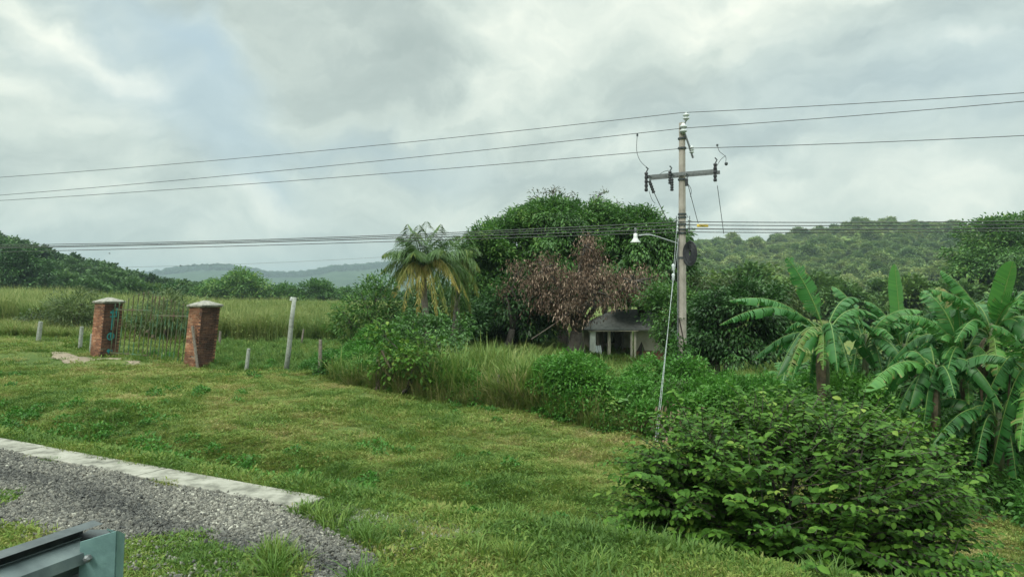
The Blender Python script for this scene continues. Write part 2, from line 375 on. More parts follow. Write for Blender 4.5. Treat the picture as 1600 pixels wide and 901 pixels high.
# hills: polar sheets around the valley
def hill(name, pxs, ridge_px, ridge_py, d0, d1, d2, m, nd=60, p=1.25, amp=4, zb=-4, wob=.0):
    ds = np.linspace(d0, d2, nd); pxg = np.linspace(*pxs)
    A, Dd = np.meshgrid(pxg, ds)
    rd = d1 * (1 + wob * np.sin(A * .004))
    rz = CH + (HOR - np.interp(A, ridge_px, ridge_py)) / F * rd
    s = np.where(Dd < rd, sst(0, 1, np.clip((Dd - d0) / (rd - d0), 0, 1)) ** p, 1 - .8 * sst(0, 1, (Dd - rd) / (d2 - rd)))
    X = (A - 800) / F * Dd; Z = zb + (rz - zb) * s
    Z = Z + amp * fbm(X, Dd, d1 / 9, 5, 2) * s
    r, c = A.shape; idx = np.arange(r * c).reshape(r, c)
    Fq = np.stack([idx[:-1, :-1], idx[:-1, 1:], idx[1:, 1:], idx[1:, :-1]], -1).reshape(-1, 4)
    o = mk(name, np.stack([X, Dd, Z], -1).reshape(-1, 3), Fq, m, smooth=True); tag(o, kind='structure')
    def zat(px, d):
        rd_ = d1 * (1 + wob * np.sin(px * .004)); rz_ = CH + (HOR - np.interp(px, ridge_px, ridge_py)) / F * rd_
        s_ = np.where(d < rd_, sst(0, 1, np.clip((d - d0) / (rd_ - d0), 0, 1)) ** p, 1 - .8 * sst(0, 1, (d - rd_) / (d2 - rd_)))
        x = (px - 800) / F * d; return zb + (rz_ - zb) * s_ + amp * fbm(x, d, d1 / 9, 5, 2) * s_
    return zat
RHX = [560, 650, 740, 850, 1000, 1060, 1120, 1190, 1230, 1280, 1340, 1400, 1480, 1540, 1600, 1800, 2200]
RHY = [480, 466, 440, 418, 402, 394, 392, 389, 382, 374, 362, 358, 364, 370, 378, 392, 415]
zr = hill('hill', (520, 2300, 210), RHX, RHY, 170, 620, 1100, MT['hill'], 80, 1.1, 3)
LHX = [-1500, -600, -100, 0, 50, 100, 150, 210, 260, 330, 400]
LHY = [402, 388, 388, 402, 426, 440, 449, 459, 463, 464, 465]
zl = hill('wooded_rise', (-1500, 420, 120), LHX, LHY, 120, 200, 420, MT['farhill'], 50, 1.0, .6)
zf_ = hill('far_hills', (-1500, 1300, 420), [-1500, -300, 100, 225, 260, 300, 350, 385, 420, 440, 480, 520, 560, 600, 650, 800, 1300],
     [440, 430, 440, 433, 427, 421, 419, 423, 431, 431, 430, 422, 420, 416, 420, 432, 450], 1500, 2600, 4200, MT['farhill'], 60, 1.0, 4)

# ------------------------------------------------------------------ foliage builders
def unit(a): return a / np.maximum(np.linalg.norm(a, axis=-1, keepdims=True), 1e-9)
def leafmesh(Pn, Dn, Lh, Wd, tint, full=False, upn=None, fold=.25, droop=.15):
    """one leaf per row: base point, direction, length, width"""
    n = len(Pn); Dn = unit(Dn)
    up = np.tile((0, 0, 1.), (n, 1)) if upn is None else upn
    up = up + rng.normal(0, .35, (n, 3))
    Sd = unit(np.cross(Dn, up)); Nm = unit(np.cross(Sd, Dn))
    Lh = np.broadcast_to(Lh, n)[:, None]; Wd = np.broadcast_to(Wd, n)[:, None]
    if not full:
        a = Pn; c = Pn + Dn * Lh - Nm * Lh * droop
        l = Pn + Dn * Lh * .45 + Sd * Wd * .5 + Nm * Wd * fold; r = Pn + Dn * Lh * .45 - Sd * Wd * .5 + Nm * Wd * fold
        V = np.stack([a, l, c, r], 1).reshape(-1, 3); Fq = np.arange(4 * n).reshape(n, 4)
        return V, [Fq], np.repeat(tint, 4)
    rows = [(0, 0), (.28, .82), (.6, 1.0), (.84, .55), (1, 0)]
    pts = []
    for s, wd in rows:
        mid = Pn + Dn * Lh * s - Nm * Lh * droop * s * s
        if wd == 0: pts.append(mid)
        else:
            pts += [mid + Sd * Wd * .5 * wd + Nm * Wd * fold * wd, mid, mid - Sd * Wd * .5 * wd + Nm * Wd * fold * wd]
    V = np.stack(pts, 1).reshape(-1, 3); k = len(pts); b = (np.arange(n) * k)[:, None]
    tri = np.array([(0, 1, 2), (0, 2, 3), (7, 10, 8), (8, 10, 9)]); quad = np.array([(1, 4, 5, 2), (2, 5, 6, 3), (4, 7, 8, 5), (5, 8, 9, 6)])
    T3 = (b[:, :, None] + tri[None]).reshape(-1, 3); Q = (b[:, :, None] + quad[None]).reshape(-1, 4)
    return V, [T3, Q], np.repeat(tint, k)
def rdir(n): return unit(rng.normal(0, 1, (n, 3)))
def clumps(blobs, dens, shell=.55):
    """clump centres spread through the union of ellipsoids (centre, radii), thick towards the rim"""
    C = []
    for c, r in blobs:
        c = np.array(c, float); r = np.array(r, float); nn = max(3, int(dens * (r[0] * r[1] * r[2]) ** (2 / 3) * 4))
        d = rdir(nn); rad = shell + (1.08 - shell) * rng.random(nn) ** .7
        p = c + d * r * rad[:, None] * (1 + .26 * np.sin(d[:, :1] * 5 + c[0]) * np.cos(d[:, 2:] * 4 + c[1]))
        C.append(p)
    C = np.concatenate(C)
    keep = np.ones(len(C), bool)
    for c, r in blobs:                                  # thin out what lies deep inside another blob
        q = np.linalg.norm((C - np.array(c)) / np.array(r), axis=1); keep &= ~((q < .45) & (rng.random(len(C)) < .7))
    return C[keep]
def lobed(blobs, k=9, seed=1):
    """break each mass of a crown into a core and smaller uneven lobes"""
    rd = np.random.default_rng(seed); out = []
    for c, r in blobs:
        c = np.array(c); r = np.array(r); out.append((c, r * .70))
        for i in range(k):
            d = rd.normal(0, 1, 3); d[2] = abs(d[2]) * .9 - .25; d /= np.linalg.norm(d); q = rd.uniform(.24, .46)
            out.append((c + d * r * rd.uniform(.68, .92), r * q))
    return out
def crown(blobs, dens, per, cr, Lf, Wf, droop=.3, m=None, name='crown', parent=None, full=False, shell=.55, bias=0, outw=.8):
    C = clumps(blobs, dens, shell); cen = np.mean([np.array(b[0]) for b in blobs], axis=0)
    n = len(C); ct = np.clip(rng.normal(.45 + bias, .13, n) + .26 * fbm(C[:, 0] + 3, C[:, 2] + C[:, 1], 1.1, 3, 1), 0, 1)
    k = np.repeat(np.arange(n), per); off = rng.normal(0, 1, (len(k), 3)) * cr * np.array((.6, .6, .42))
    Pn = C[k] + off; out = unit(C[k] - cen)
    Dn = unit(off) * .8 + out * outw + rng.normal(0, .35, off.shape) + np.array((0, 0, -droop))
    tint = np.clip(ct[k] + rng.normal(0, .16, len(k)), 0, 1)
    s = rng.uniform(.65, 1.25, len(k))
    V, Fs, T_ = leafmesh(Pn, Dn, Lf * s, Wf * s, tint, full)
    return mk(name, V, Fs, m, parent, T_), C
def branchy(base, tips, r0, parent, m, name='trunk', fork=.35, lean=None, seed=0, twigs=None, stems=1):
    rd = random.Random(seed); mb = MB(); base = Vector(base)
    tips = [Vector(t) for t in tips]; mean = sum(tips, Vector()) / len(tips)
    for s in range(stems):
        bs = base + (Vector((rd.uniform(-.5, .5), rd.uniform(-.3, .3), 0)) * (.9 if stems > 1 else 0))
        fk = bs.lerp(mean, fork) + Vector((rd.uniform(-.15, .15), rd.uniform(-.15, .15), 0))
        if lean: fk += Vector(lean)
        rr = r0 * (1 if s == 0 else .7)
        mid = bs.lerp(fk, .5) + Vector((rd.uniform(-.08, .08), rd.uniform(-.08, .08), 0))
        mb.tube([bs - Vector((0, 0, .25)), bs + (fk - bs) * .08, mid, fk], [rr * 1.35, rr * 1.1, rr * .9, rr * .8], 8)
        for j, t in enumerate(tips):
            if j % stems != s: continue
            q1 = fk.lerp(t, .35) + Vector((rd.uniform(-.3, .3), rd.uniform(-.3, .3), rd.uniform(.0, .35))); q2 = fk.lerp(t, .7) + Vector((rd.uniform(-.2, .2), rd.uniform(-.2, .2), rd.uniform(0, .3)))
            mb.tube([fk - Vector((0, 0, .08)), q1, q2, t], [rr * .62, rr * .42, rr * .26, rr * .1], 6)
    if twigs is not None:
        for c in twigs:
            c = Vector(c); t = min(tips, key=lambda q: (q - c).length)
            mb.tube([t, t.lerp(c, .5) + Vector((rd.uniform(-.12, .12), rd.uniform(-.12, .12), rd.uniform(-.05, .15))), c], [r0 * .13, r0 * .09, r0 * .04], 4, False)
    return mb.build(name, m, parent, smooth=True)
def local(o, root):
    """give a part built in world coordinates a frame at its thing's base"""
    o.data.transform(Matrix.Translation(-Vector(root.location)))
def B_(px, py, d, rx, ry, rz=None):
    """blob: picture position and half sizes in pixels at distance d, depth radius like the width"""
    p = P(px, py, d); s = d / F; return ((p.x, p.y, p.z), (rx * s, (rz if rz else rx) * s, ry * s))
def tree(name, label, cat, px, d, blobs, dens, per, cr, Lf, Wf, m, r0=.2, group=None, bark='bark', droop=.3, fork=.4, tw=60, stems=1, full=False, bias=0, base_py=None, shell=.55, lean=None, crname='crown', outw=.8, lob=False):
    x, y = XY(px, d); root = empty(name, (x, y, gzz(x, y)), label, cat, group)
    cr_, C = crown(lobed(blobs, 9, int(px)) if lob else blobs, dens, per, cr, Lf, Wf, droop, m, crname, root, full, shell, bias, outw); local(cr_, root)
    tips = [b[0] for b in blobs]
    sel = C[rng.permutation(len(C))[:tw]]
    tr = branchy((x, y, gzz(x, y)), tips, r0, root, MT[bark], 'trunk', fork, lean, int(px), sel, stems); local(tr, root)
    return root

# ------------------------------------------------------------------ scatter (geometry nodes, only for uncountable stuff)
def scatter(name, pts, scale, tint, src, rot=None, kind='stuff', z_rot_only=True, label=None, cat=None):
    n = len(pts); me = bpy.data.meshes.new(name); me.vertices.add(n); me.vertices.foreach_set('co', np.asarray(pts, np.float32).ravel())
    def at(nm, ty, dat, f='value'):
        a = me.attributes.new(nm, ty, 'POINT'); a.data.foreach_set(f, np.asarray(dat).ravel())
    if rot is None:
        rot = np.zeros((n, 3)); rot[:, 2] = rng.uniform(0, 6.283, n)
        rot[:, :2] = rng.normal(0, .10, (n, 2)) if z_rot_only else rng.uniform(0, 6.28, (n, 2))
    sc3 = np.asarray(scale, float)
    if sc3.ndim == 1: sc3 = np.repeat(sc3[:, None], 3, 1)
    at('prot', 'FLOAT_VECTOR', rot.astype(np.float32), 'vector'); at('psc', 'FLOAT_VECTOR', sc3.astype(np.float32), 'vector')
    at('ptint', 'FLOAT', np.clip(tint, 0, 1).astype(np.float32)); at('pidx', 'INT', rng.integers(0, len(src), n).astype(np.int32))
    o = bpy.data.objects.new(name, me); sc.collection.objects.link(o)
    col = bpy.data.collections.new(name + ' kinds')
    for s in src: col.objects.link(s)
    g = bpy.data.node_groups.new(name, 'GeometryNodeTree')
    g.interface.new_socket('Geometry', in_out='INPUT', socket_type='NodeSocketGeometry'); g.interface.new_socket('Geometry', in_out='OUTPUT', socket_type='NodeSocketGeometry')
    gi = g.nodes.new('NodeGroupInput'); go = g.nodes.new('NodeGroupOutput'); ip = g.nodes.new('GeometryNodeInstanceOnPoints')
    ci = g.nodes.new('GeometryNodeCollectionInfo'); ci.inputs['Collection'].default_value = col
    ci.inputs['Separate Children'].default_value = True; ci.inputs['Reset Children'].default_value = True
    def na(nm, ty):
        q = g.nodes.new('GeometryNodeInputNamedAttribute'); q.data_type = ty; q.inputs['Name'].default_value = nm; return q.outputs['Attribute']
    g.links.new(gi.outputs[0], ip.inputs['Points']); g.links.new(ci.outputs[0], ip.inputs['Instance'])
    ip.inputs['Pick Instance'].default_value = True
    g.links.new(na('pidx', 'INT'), ip.inputs['Instance Index']); g.links.new(na('prot', 'FLOAT_VECTOR'), ip.inputs['Rotation']); g.links.new(na('psc', 'FLOAT_VECTOR'), ip.inputs['Scale'])
    g.links.new(ip.outputs[0], go.inputs[0])
    md = o.modifiers.new('scatter', 'NODES'); md.node_group = g
    return tag(o, label, cat, kind=kind)
def blades(name, n, rad, h, wd, bend, m, tmean=.5, tsd=.15, seeds=False, cm=None):
    """a tuft: curved blades of three segments"""
    a = rng.uniform(0, 6.283, n); r = rad * np.sqrt(rng.random(n)); bx = np.stack([r * np.cos(a), r * np.sin(a), np.zeros(n) - .01], 1)
    da = a + rng.normal(0, .9, n); lean = rng.uniform(.15, 1, n) * bend; H = h * rng.uniform(.5, 1.15, n)
    dr = np.stack([np.cos(da), np.sin(da), np.zeros(n)], 1); sd_ = np.stack([-np.sin(da), np.cos(da), np.zeros(n)], 1)
    rows = []
    for s, q in ((0, 1), (.4, .9), (.75, .6), (1, 0)):
        c = bx + dr * (lean * H * s * s)[:, None] + np.array((0, 0, 1.)) * (H * (s - .35 * lean * s * s))[:, None]
        w_ = wd * rng.uniform(.8, 1.2, n)[:, None] * q * .5
        rows += [c] if q == 0 else [c + sd_ * w_, c - sd_ * w_]
    V = np.stack(rows, 1).reshape(-1, 3); b = (np.arange(n) * 7)[:, None]
    Q = (b[:, :, None] + np.array([(0, 2, 3, 1), (2, 4, 5, 3)])[None]).reshape(-1, 4); T3 = b + np.array([4, 6, 5])
    t_ = np.clip(rng.normal(tmean, tsd, n), 0, 1)
    return V, [Q, T3], np.repeat(t_, 7)
def join(parts):
    V = []; Fs = []; T_ = []; b = 0
    for v, f, t_ in parts:
        V.append(v); T_.append(t_); Fs += [q + b for q in f]; b += len(v)
    return np.concatenate(V), Fs, np.concatenate(T_)
def src(name, parts, m): V, Fs, T_ = join(parts); return mk(name, V, Fs, m, tint=T_, link=False)
def weed(n, rad, h, Lf, Wf, droop=.2, full=False, dome=True):
    """leafy herb: leaves filling a dome"""
    d = rdir(n); d[:, 2] = np.abs(d[:, 2]); r = rng.uniform(.45, 1, n) ** .6
    Pn = d * r[:, None] * np.array((rad, rad, h)); Dn = d + rng.normal(0, .45, (n, 3)) + np.array((0, 0, -droop))
    s = rng.uniform(.6, 1.3, n); return leafmesh(Pn, Dn, Lf * s, Wf * s, np.clip(rng.normal(.5, .2, n), 0, 1), full)

# ------------------------------------------------------------------ mown grass
turf = [src('tuft', [blades('b', 52, .13, .058, .006, 1.1, None, .42, .22), blades('b', 16, .14, .035, .010, 1.8, None, .85, .12)], MT['grass']) for i in range(5)] + \
       [src('tuft', [blades('b', 40, .13, .065, .007, 1.3, None, .55, .25), weed(16, .13, .05, .05, .016), blades('b', 10, .14, .03, .010, 2.2, None, .95, .05)], MT['grass']) for i in range(3)]
def in_gravel(u, v):
    lo = 3.25 + .35 * np.sin(u * 1.7) + .15 * np.sin(u * 5.1)
    return (v < 4.50 - .06 * np.sin(u * 3)) & (v > lo + .05) & (u > 3.7 + (v - 3.8) * 1.5 + .3 * np.sin(v * 6))
def wedge(n, d0, d1, a0=-.80, a1=.80):
    d = np.sqrt(rng.uniform(d0 ** 2, d1 ** 2, n)); t_ = rng.uniform(a0, a1, n); return d * t_, d
Pt = []; Sc = []; Tn = []
for n_, d0, d1, s0 in ((19000, 3.6, 8, .85), (26000, 8, 14, 1.05), (22000, 14, 24, 1.5), (15000, 24, 48, 2.3)):
    x, y = wedge(n_, d0, d1, -.88, .82); u, v = UV(x, y)
    ok = ~in_gravel(u, v) & ~((v > 4.50) & (v < 4.91) & (u > 5.0)) & (v > .7)
    ok &= ~((v > 4.5) & (v < 4.9) & (u > 3.0) & (rng.random(len(u)) < .35))
    dp = ((u - 26.3) / 3.0) ** 2 + ((v - 13.9) / 1.15) ** 2 < 1.0
    ok &= ~(dp & (rng.random(len(u)) < .70))
    x, y, u, v = x[ok], y[ok], u[ok], v[ok]
    big = fbm(x, y, 1.9, 4, 1); med = fbm(x, y, .55, 3, 2)
    tn = .46 + .24 * big + .42 * med + .30 * np.clip(fbm(x, y, .8, 4, 0) - .12, 0, 1) * 1.6 + .08 * sst(8.5, 11, v) * (v < 15) + rng.normal(0, .13, len(x))
    tn -= .16 * (sst(5.2, 6.5, v) * (1 - sst(8.8, 10.5, v))) + .12 * (v > 15.8)
    hs = s0 * (1 + .35 * fbm(x, y, 1.1, 3, 0) + .25 * (v > 15.5) + .3 * ((v > 5.1) & (v < 8.5)))
    hs = hs * rng.uniform(.75, 1.25, len(x))
    Pt.append(np.stack([x, y, gz(x, y)], 1)); Sc.append(np.stack([hs ** .8 * 1.0, hs ** .8 * 1.0, hs * (.8 + .35 * (big < 0))], 1)); Tn.append(tn)
scatter('grass', np.concatenate(Pt), np.concatenate(Sc), np.concatenate(Tn), turf, label='mown green verge grass with brown dry patches', cat='grass')

# low broadleaf weeds in the ditch and along the kerb
herb = [src('herb', [weed(70, .2, .16, .07, .045)], MT['lush']) for i in range(4)]
x, y = wedge(9000, 5.5, 22, -.86, .6); u, v = UV(x, y)
pr = np.exp(-((v - 7.4) / 1.3) ** 2) * (.5 + .5 * sst(3, 8, u)) * (fbm(x, y, .9, 3, 0) > -.15)
pr = np.maximum(pr, .10 * (fbm(x, y, 1.4, 3, 2) > .35) * (v > 5.2))
ok = (rng.random(len(x)) < pr) & (v > 5.15) & (v < 15.3); x, y = x[ok], y[ok]
scatter('weeds', np.stack([x, y, gz(x, y)], 1), rng.uniform(.5, 1.05, len(x)), .35 + .25 * fbm(x, y, .8, 3, 1) + rng.normal(0, .12, len(x)), herb, label='low broadleaf weeds along the ditch behind the kerb', cat='weeds')
# long coarse tufts at the bottom of the picture
lg = [src('long_tuft', [blades('b', 34, .10, .24, .011, 1.1, None, .35, .15)], MT['grass']) for i in range(4)]
x, y = wedge(1500, 4.2, 7.5, -.35, .75); u, v = UV(x, y)
ok = (fbm(x, y, .7, 3, 1) > -.05) & ~in_gravel(u, v) & ((v < 4.5) | (v > 5.1)) ; x, y = x[ok], y[ok]
scatter('coarse_grass', np.stack([x, y, gz(x, y)], 1), rng.uniform(.45, .95, len(x)), .3 + .2 * fbm(x, y, .5, 2, 0) + rng.normal(0, .1, len(x)), lg, label='long coarse grass tufts beside the kerb', cat='grass')

# ------------------------------------------------------------------ gravel stones
def pebble():
    import bmesh
    bm = bmesh.new(); bmesh.ops.create_icosphere(bm, subdivisions=1, radius=.5)
    sx, sy, sz = random.uniform(.8, 1.3), random.uniform(.6, 1), random.uniform(.4, .7)
    for v_ in bm.verts: v_.co = Vector((v_.co.x * sx, v_.co.y * sy, v_.co.z * sz)) * random.uniform(.75, 1.2)
    me = bpy.data.meshes.new('pebble'); bm.to_mesh(me); bm.free(); me.materials.append(MT['stone']); return bpy.data.objects.new('pebble', me)
peb = [pebble() for i in range(8)]
u = rng.uniform(3.2, 16, 190000); v = rng.uniform(2.7, 4.55, 190000)
edge = in_gravel(u, v); near = (v > 2.9) & (v < 4.52) & (u > 3.4) & (rng.random(len(u)) < .10)
ok = (edge | near) & (rng.random(len(u)) < np.interp(u, [4, 9, 16], [1, .8, .4])); u, v = u[ok], v[ok]; x, y = XYuv(u, v)
szz = rng.gamma(2.4, .0054, len(x)) + .010
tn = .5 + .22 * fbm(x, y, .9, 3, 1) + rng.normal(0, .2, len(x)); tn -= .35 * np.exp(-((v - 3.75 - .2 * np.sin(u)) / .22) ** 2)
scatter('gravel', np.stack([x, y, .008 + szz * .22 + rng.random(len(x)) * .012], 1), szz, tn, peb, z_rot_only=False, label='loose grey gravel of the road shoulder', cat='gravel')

# ------------------------------------------------------------------ tall crop field behind the fence
crop = [src('crop_plant', [blades('b', 60, .5, 1.9, .03, .5, None, .45, .2), weed(150, .55, 1.7, .18, .06), blades('b', 26, .4, 2.25, .03, .5, None, .95, .05)], MT['crop']) for i in range(5)]
Pt = []; Sc = []; Tn = []
for n_, d0, d1, s0 in ((9000, 33, 60, 1.0), (9000, 60, 150, 1.15)):
    x, y = wedge(n_, d0, d1, -.95, -.12); px = x / y * F + 800; u, v = UV(x, y)
    lim = np.interp(px, [-200, 0, 140, 350, 560, 700], [37, 37, 35, 34, 35, 44]) + 1.2 * fbm(x, y, 3, 2, 0)
    ok = (y > lim); x, y = x[ok], y[ok]
    Pt.append(np.stack([x, y, gz(x, y)], 1)); px = px[ok]; hs = s0 * (1 + .26 * fbm(x, y, 2.2, 4, 2)) * rng.uniform(.75, 1.1, len(x)) * np.interp(px, [0, 180, 340], [.92, .82, .72]) * (1 - .5 * sst(46, 60, y) * (px > 130))
    Sc.append(np.stack([hs * 1.1, hs * 1.1, hs * .92], 1)); Tn.append(.54 + .40 * fbm(x, y, 2.4, 3, 1) + rng.normal(0, .18, len(x)))
scatter('tall_crop', np.concatenate(Pt), np.concatenate(Sc), np.concatenate(Tn), crop, label='tall yellow green crop filling the field behind the gate', cat='crop')
# yellowish knee-high grass just behind the fence at the left, and under the trees
tg = [src('tall_grass_tuft', [blades('b', 42, .25, .92, .026, .9, None, .4, .2), blades('b', 14, .22, 1.15, .03, .8, None, .95, .06), weed(30, .25, .7, .10, .04)], MT['tallgrass']) for i in range(5)]
Pt = []; Sc = []; Tn = []
def addg(pxa, pxb, da, db, n_, s, tm, ts=.1):
    px = rng.uniform(pxa, pxb, n_); d = np.sqrt(rng.uniform(da * da, db * db, n_)); x = (px - 800) / F * d
    Pt.append(np.stack([x, d, gz(x, d)], 1)); Sc.append(s * rng.uniform(.65, 1.2, n_) * (1 + .2 * fbm(x, d, 1.5, 2, 1))); Tn.append(tm + .15 * fbm(x, d, 1.2, 3, 0) + rng.normal(0, ts, n_))
addg(-60, 160, 31.5, 37, 700, .5, .8)
addg(320, 560, 23, 34, 700, .32, .18)
addg(555, 880, 24, 60, 2600, .5, .66)
addg(880, 1050, 37, 60, 500, .4, .5)
addg(880, 1230, 22, 36, 900, .15, .5)
addg(1060, 1230, 36, 60, 600, .4, .5)
addg(1090, 1700, 17, 30, 1800, .65, .45)
def hedge_line(ua, ub, va, vb, n_, s, tm, ts=.12):
    u = rng.uniform(ua, ub, n_); v = rng.uniform(va, vb, n_); x, y = XYuv(u, v)
    Pt.append(np.stack([x, y, gz(x, y)], 1)); Sc.append(s * rng.uniform(.6, 1.2, n_)); Sc[-1] = Sc[-1] * (1 + .3 * fbm(x, y, .7, 3, 1)); Tn.append(tm + .32 * fbm(x, y, .7, 3, 0) + rng.normal(0, ts, n_))
hedge_line(8.0, 13.6, 15.5, 18.5, 900, 1.0, .36, .2)
hedge_line(7.0, 13.5, 15.35, 15.7, 240, .8, .98, .1)
hedge_line(7.5, 11.8, 16, 18.5, 260, 1.2, .55)
hedge_line(8.6, 12.4, 15.5, 16.3, 60, 1.1, .3, .2)
hedge_line(12.5, 15.5, 15.3, 17, 200, .7, .45)
hedge_line(3, 15, 15.1, 15.5, 320, .5, 1.0)
scatter('tall_grass', np.concatenate(Pt), np.concatenate(Sc), np.concatenate(Tn), tg, label='tall yellowish grass standing along the fence and under the trees', cat='grass')

# lush weeds and creepers of the hedge strip
hw = [src('hedge_weed', [weed(620, .5, .62, .105, .055, .5), blades('b', 26, .4, .85, .018, .9, None, .6, .15)], MT['lush']) for i in range(5)]
Pt = []; Sc = []; Tn = []
def addw(ua, ub, va, vb, n_, s, tm, zup=0):
    u = rng.uniform(ua, ub, n_); v = rng.uniform(va, vb, n_); x, y = XYuv(u, v)
    Pt.append(np.stack([x, y, gz(x, y) + rng.uniform(-.1, max(zup, .01), n_) * (1 + .8 * fbm(x, y, .9, 2, 2))], 1)); Sc.append(s * rng.uniform(.6, 1.2, n_)); Tn.append(tm + .28 * fbm(x, y, .8, 3, 0) + rng.normal(0, .12, n_))
addw(.8, 8.6, 15.7, 17.8, 380, .95, .62, .95)
addw(.8, 8.6, 15.4, 16.4, 150, .8, .5, .35)
addw(.8, 8.4, 15.2, 16.0, 130, .7, .45, .15)
addw(-3, 4, 15.4, 19.5, 150, 1.0, .5, .6)
addw(8.0, 14, 15.4, 18, 190, .8, .62, .45)
addw(8.0, 17, 16.2, 19, 130, .85, .45, .6)
addw(12.5, 18, 15.6, 18.5, 60, .8, .35, .3)
addw(12.5, 16.5, 15.6, 17.5, 45, .62, .35, .3)
addw(14, 26, 15.6, 17, 40, .4, .5, 0)
addw(-12, -1, 11, 15, 160, .8, .15, .2)
addw(-2.5, 2.5, 8.6, 11, 26, .55, .3, 0)
scatter('undergrowth', np.concatenate(Pt), np.concatenate(Sc), np.concatenate(Tn), hw, label='lush green weeds and creepers along the roadside fence strip', cat='undergrowth')

# ------------------------------------------------------------------ forest on the hills
def ftree(h, rad, nn, Lf):
    bl = [((random.uniform(-.3, .3) * rad, random.uniform(-.3, .3) * rad, h * random.uniform(.55, .75)), (rad * random.uniform(.55, .8), rad * random.uniform(.55, .8), h * random.uniform(.22, .34))) for k in range(4)]
    C = clumps(bl, 4.2 / rad * 2, .6); k = np.repeat(np.arange(len(C)), nn); off = rng.normal(0, .42, (len(k), 3))
    tt_ = np.clip(rng.normal(.5, .15, len(C))[k] + rng.normal(0, .12, len(k)), 0, 1)
    a = leafmesh(C[k] + off, off + unit(C[k] - np.array((0, 0, h * .6))) + rng.normal(0, .3, off.shape), Lf * rng.uniform(.7, 1.3, len(k)), Lf * .8, tt_)
    mb = MB(); mb.tube([(0, 0, -.5), (0, 0, h * .6)], [.25, .12], 5); tv = np.array(mb.V); tf = np.array([f for f in mb.F if len(f) == 4])
    return src('hill_tree', [a, (tv, [tf], np.zeros(len(tv)))], MT['forest'])
def ftree_(m, *a):
    o = ftree(*a); o.data.materials[0] = MT[m]; return o
ft = [ftree(7, 3.6, 9, .8), ftree(8, 4.2, 9, .85), ftree(6, 3.4, 8, .7), ftree(5, 3.6, 8, .8), ftree(9, 3.6, 9, .85)]
MT['scrub'] = leafy('hillside leaves', [(0, (.04, .085, .028)), (.4, (.095, .17, .045)), (.7, (.18, .255, .07)), (1, (.33, .35, .14))], .2, .6, .6)
ft2 = [ftree_('scrub', 7, 3.6, 9, .8), ftree_('scrub', 8, 4.2, 9, .85), ftree_('scrub', 6, 3.4, 8, .7), ftree_('scrub', 5, 3.6, 8, .8), ftree_('scrub', 9, 3.6, 9, .85), ftree_('scrub', 3.5, 3.0, 8, .7)]
nF = 15000; px = rng.uniform(840, 1850, nF); d = np.sqrt(rng.uniform(190 ** 2, 660 ** 2, nF)); x = (px - 800) / F * d
cl = fbm(x, d, 40, 4, 1) + .8 * np.exp(-((px - 1370) / 80) ** 2 - ((d - 470) / 45) ** 2) + .9 * np.exp(-((px - 1390) / 70) ** 2 - ((d - 600) / 40) ** 2) + .6 * np.exp(-((px - 1150) / 60) ** 2 - ((d - 300) / 35) ** 2); ok = rng.random(nF) < np.where(d > 600, .7, np.where(cl > .14, .30, .85)); px, d, x, cl = px[ok], d[ok], x[ok], cl[ok]
z = zr(px, d); s_ = rng.gamma(6, .075, len(x)) * np.where(cl > .22, .5, 1) * np.where(d > 600, .8, 1) + .14
Pt = [np.stack([x, d, z - .4], 1)]; Sc = [s_]; Tn = [.74 + .34 * cl + .14 * fbm(x, d, 14, 3, 0) + rng.normal(0, .22, len(x))]
scatter('hillside_wood', np.concatenate(Pt), np.concatenate(Sc), np.concatenate(Tn), ft2, label='scrubby trees covering the green hill at the right', cat='woodland')
nL = 1500; px = rng.uniform(-500, 345, nL); d = np.sqrt(rng.uniform(128 ** 2, 235 ** 2, nL)); x = (px - 800) / F * d
ok = (px < 330 - (d - 128) * .0) ; z = zl(px, d); s_ = rng.uniform(.45, .95, nL) * np.where(px > 210, .7, 1)
scatter('woodland', np.stack([x, d, z - .3], 1), s_, .24 + .14 * fbm(x, d, 14, 3, 1) + rng.normal(0, .1, nL), ft, label='dark dense wood on the rise behind the field at the left', cat='woodland')
nG = 5000; px = rng.uniform(-300, 1000, nG); d = np.sqrt(rng.uniform(2300 ** 2, 2650 ** 2, nG)); x = (px - 800) / F * d
scatter('far_wood', np.stack([x, d, zf_(px, d) - 1], 1), rng.uniform(1.1, 2.2, nG), .15 + rng.normal(0, .08, nG), ft, label='hazy forest on the distant blue ridge', cat='woodland')
nG = 420; px = rng.uniform(1120, 2000, nG); d = np.sqrt(rng.uniform(75 ** 2, 170 ** 2, nG)); x = (px - 800) / F * d; ok = fbm(x, d, 18, 2, 1) > -.35; x, d = x[ok], d[ok]
scatter('thicket', np.stack([x, d, gz(x, d) - .3], 1), rng.uniform(.35, .8, len(x)), .45 + rng.normal(0, .15, len(x)), ft, label='thicket at the foot of the green hill behind the bananas', cat='thicket')
nG = 500; px = rng.uniform(240, 1150, nG); d = np.sqrt(rng.uniform(150 ** 2, 380 ** 2, nG)); d = np.where(px < 640, d * .7 + 150, d); x = (px - 800) / F * d
scatter('tree_belt', np.stack([x, d, gz(x, d) - .3], 1), rng.uniform(.5, 1.0, nG) * .8, .40 + rng.normal(0, .14, nG), ft, label='belt of trees across the valley floor below the blue ridge', cat='woodland')

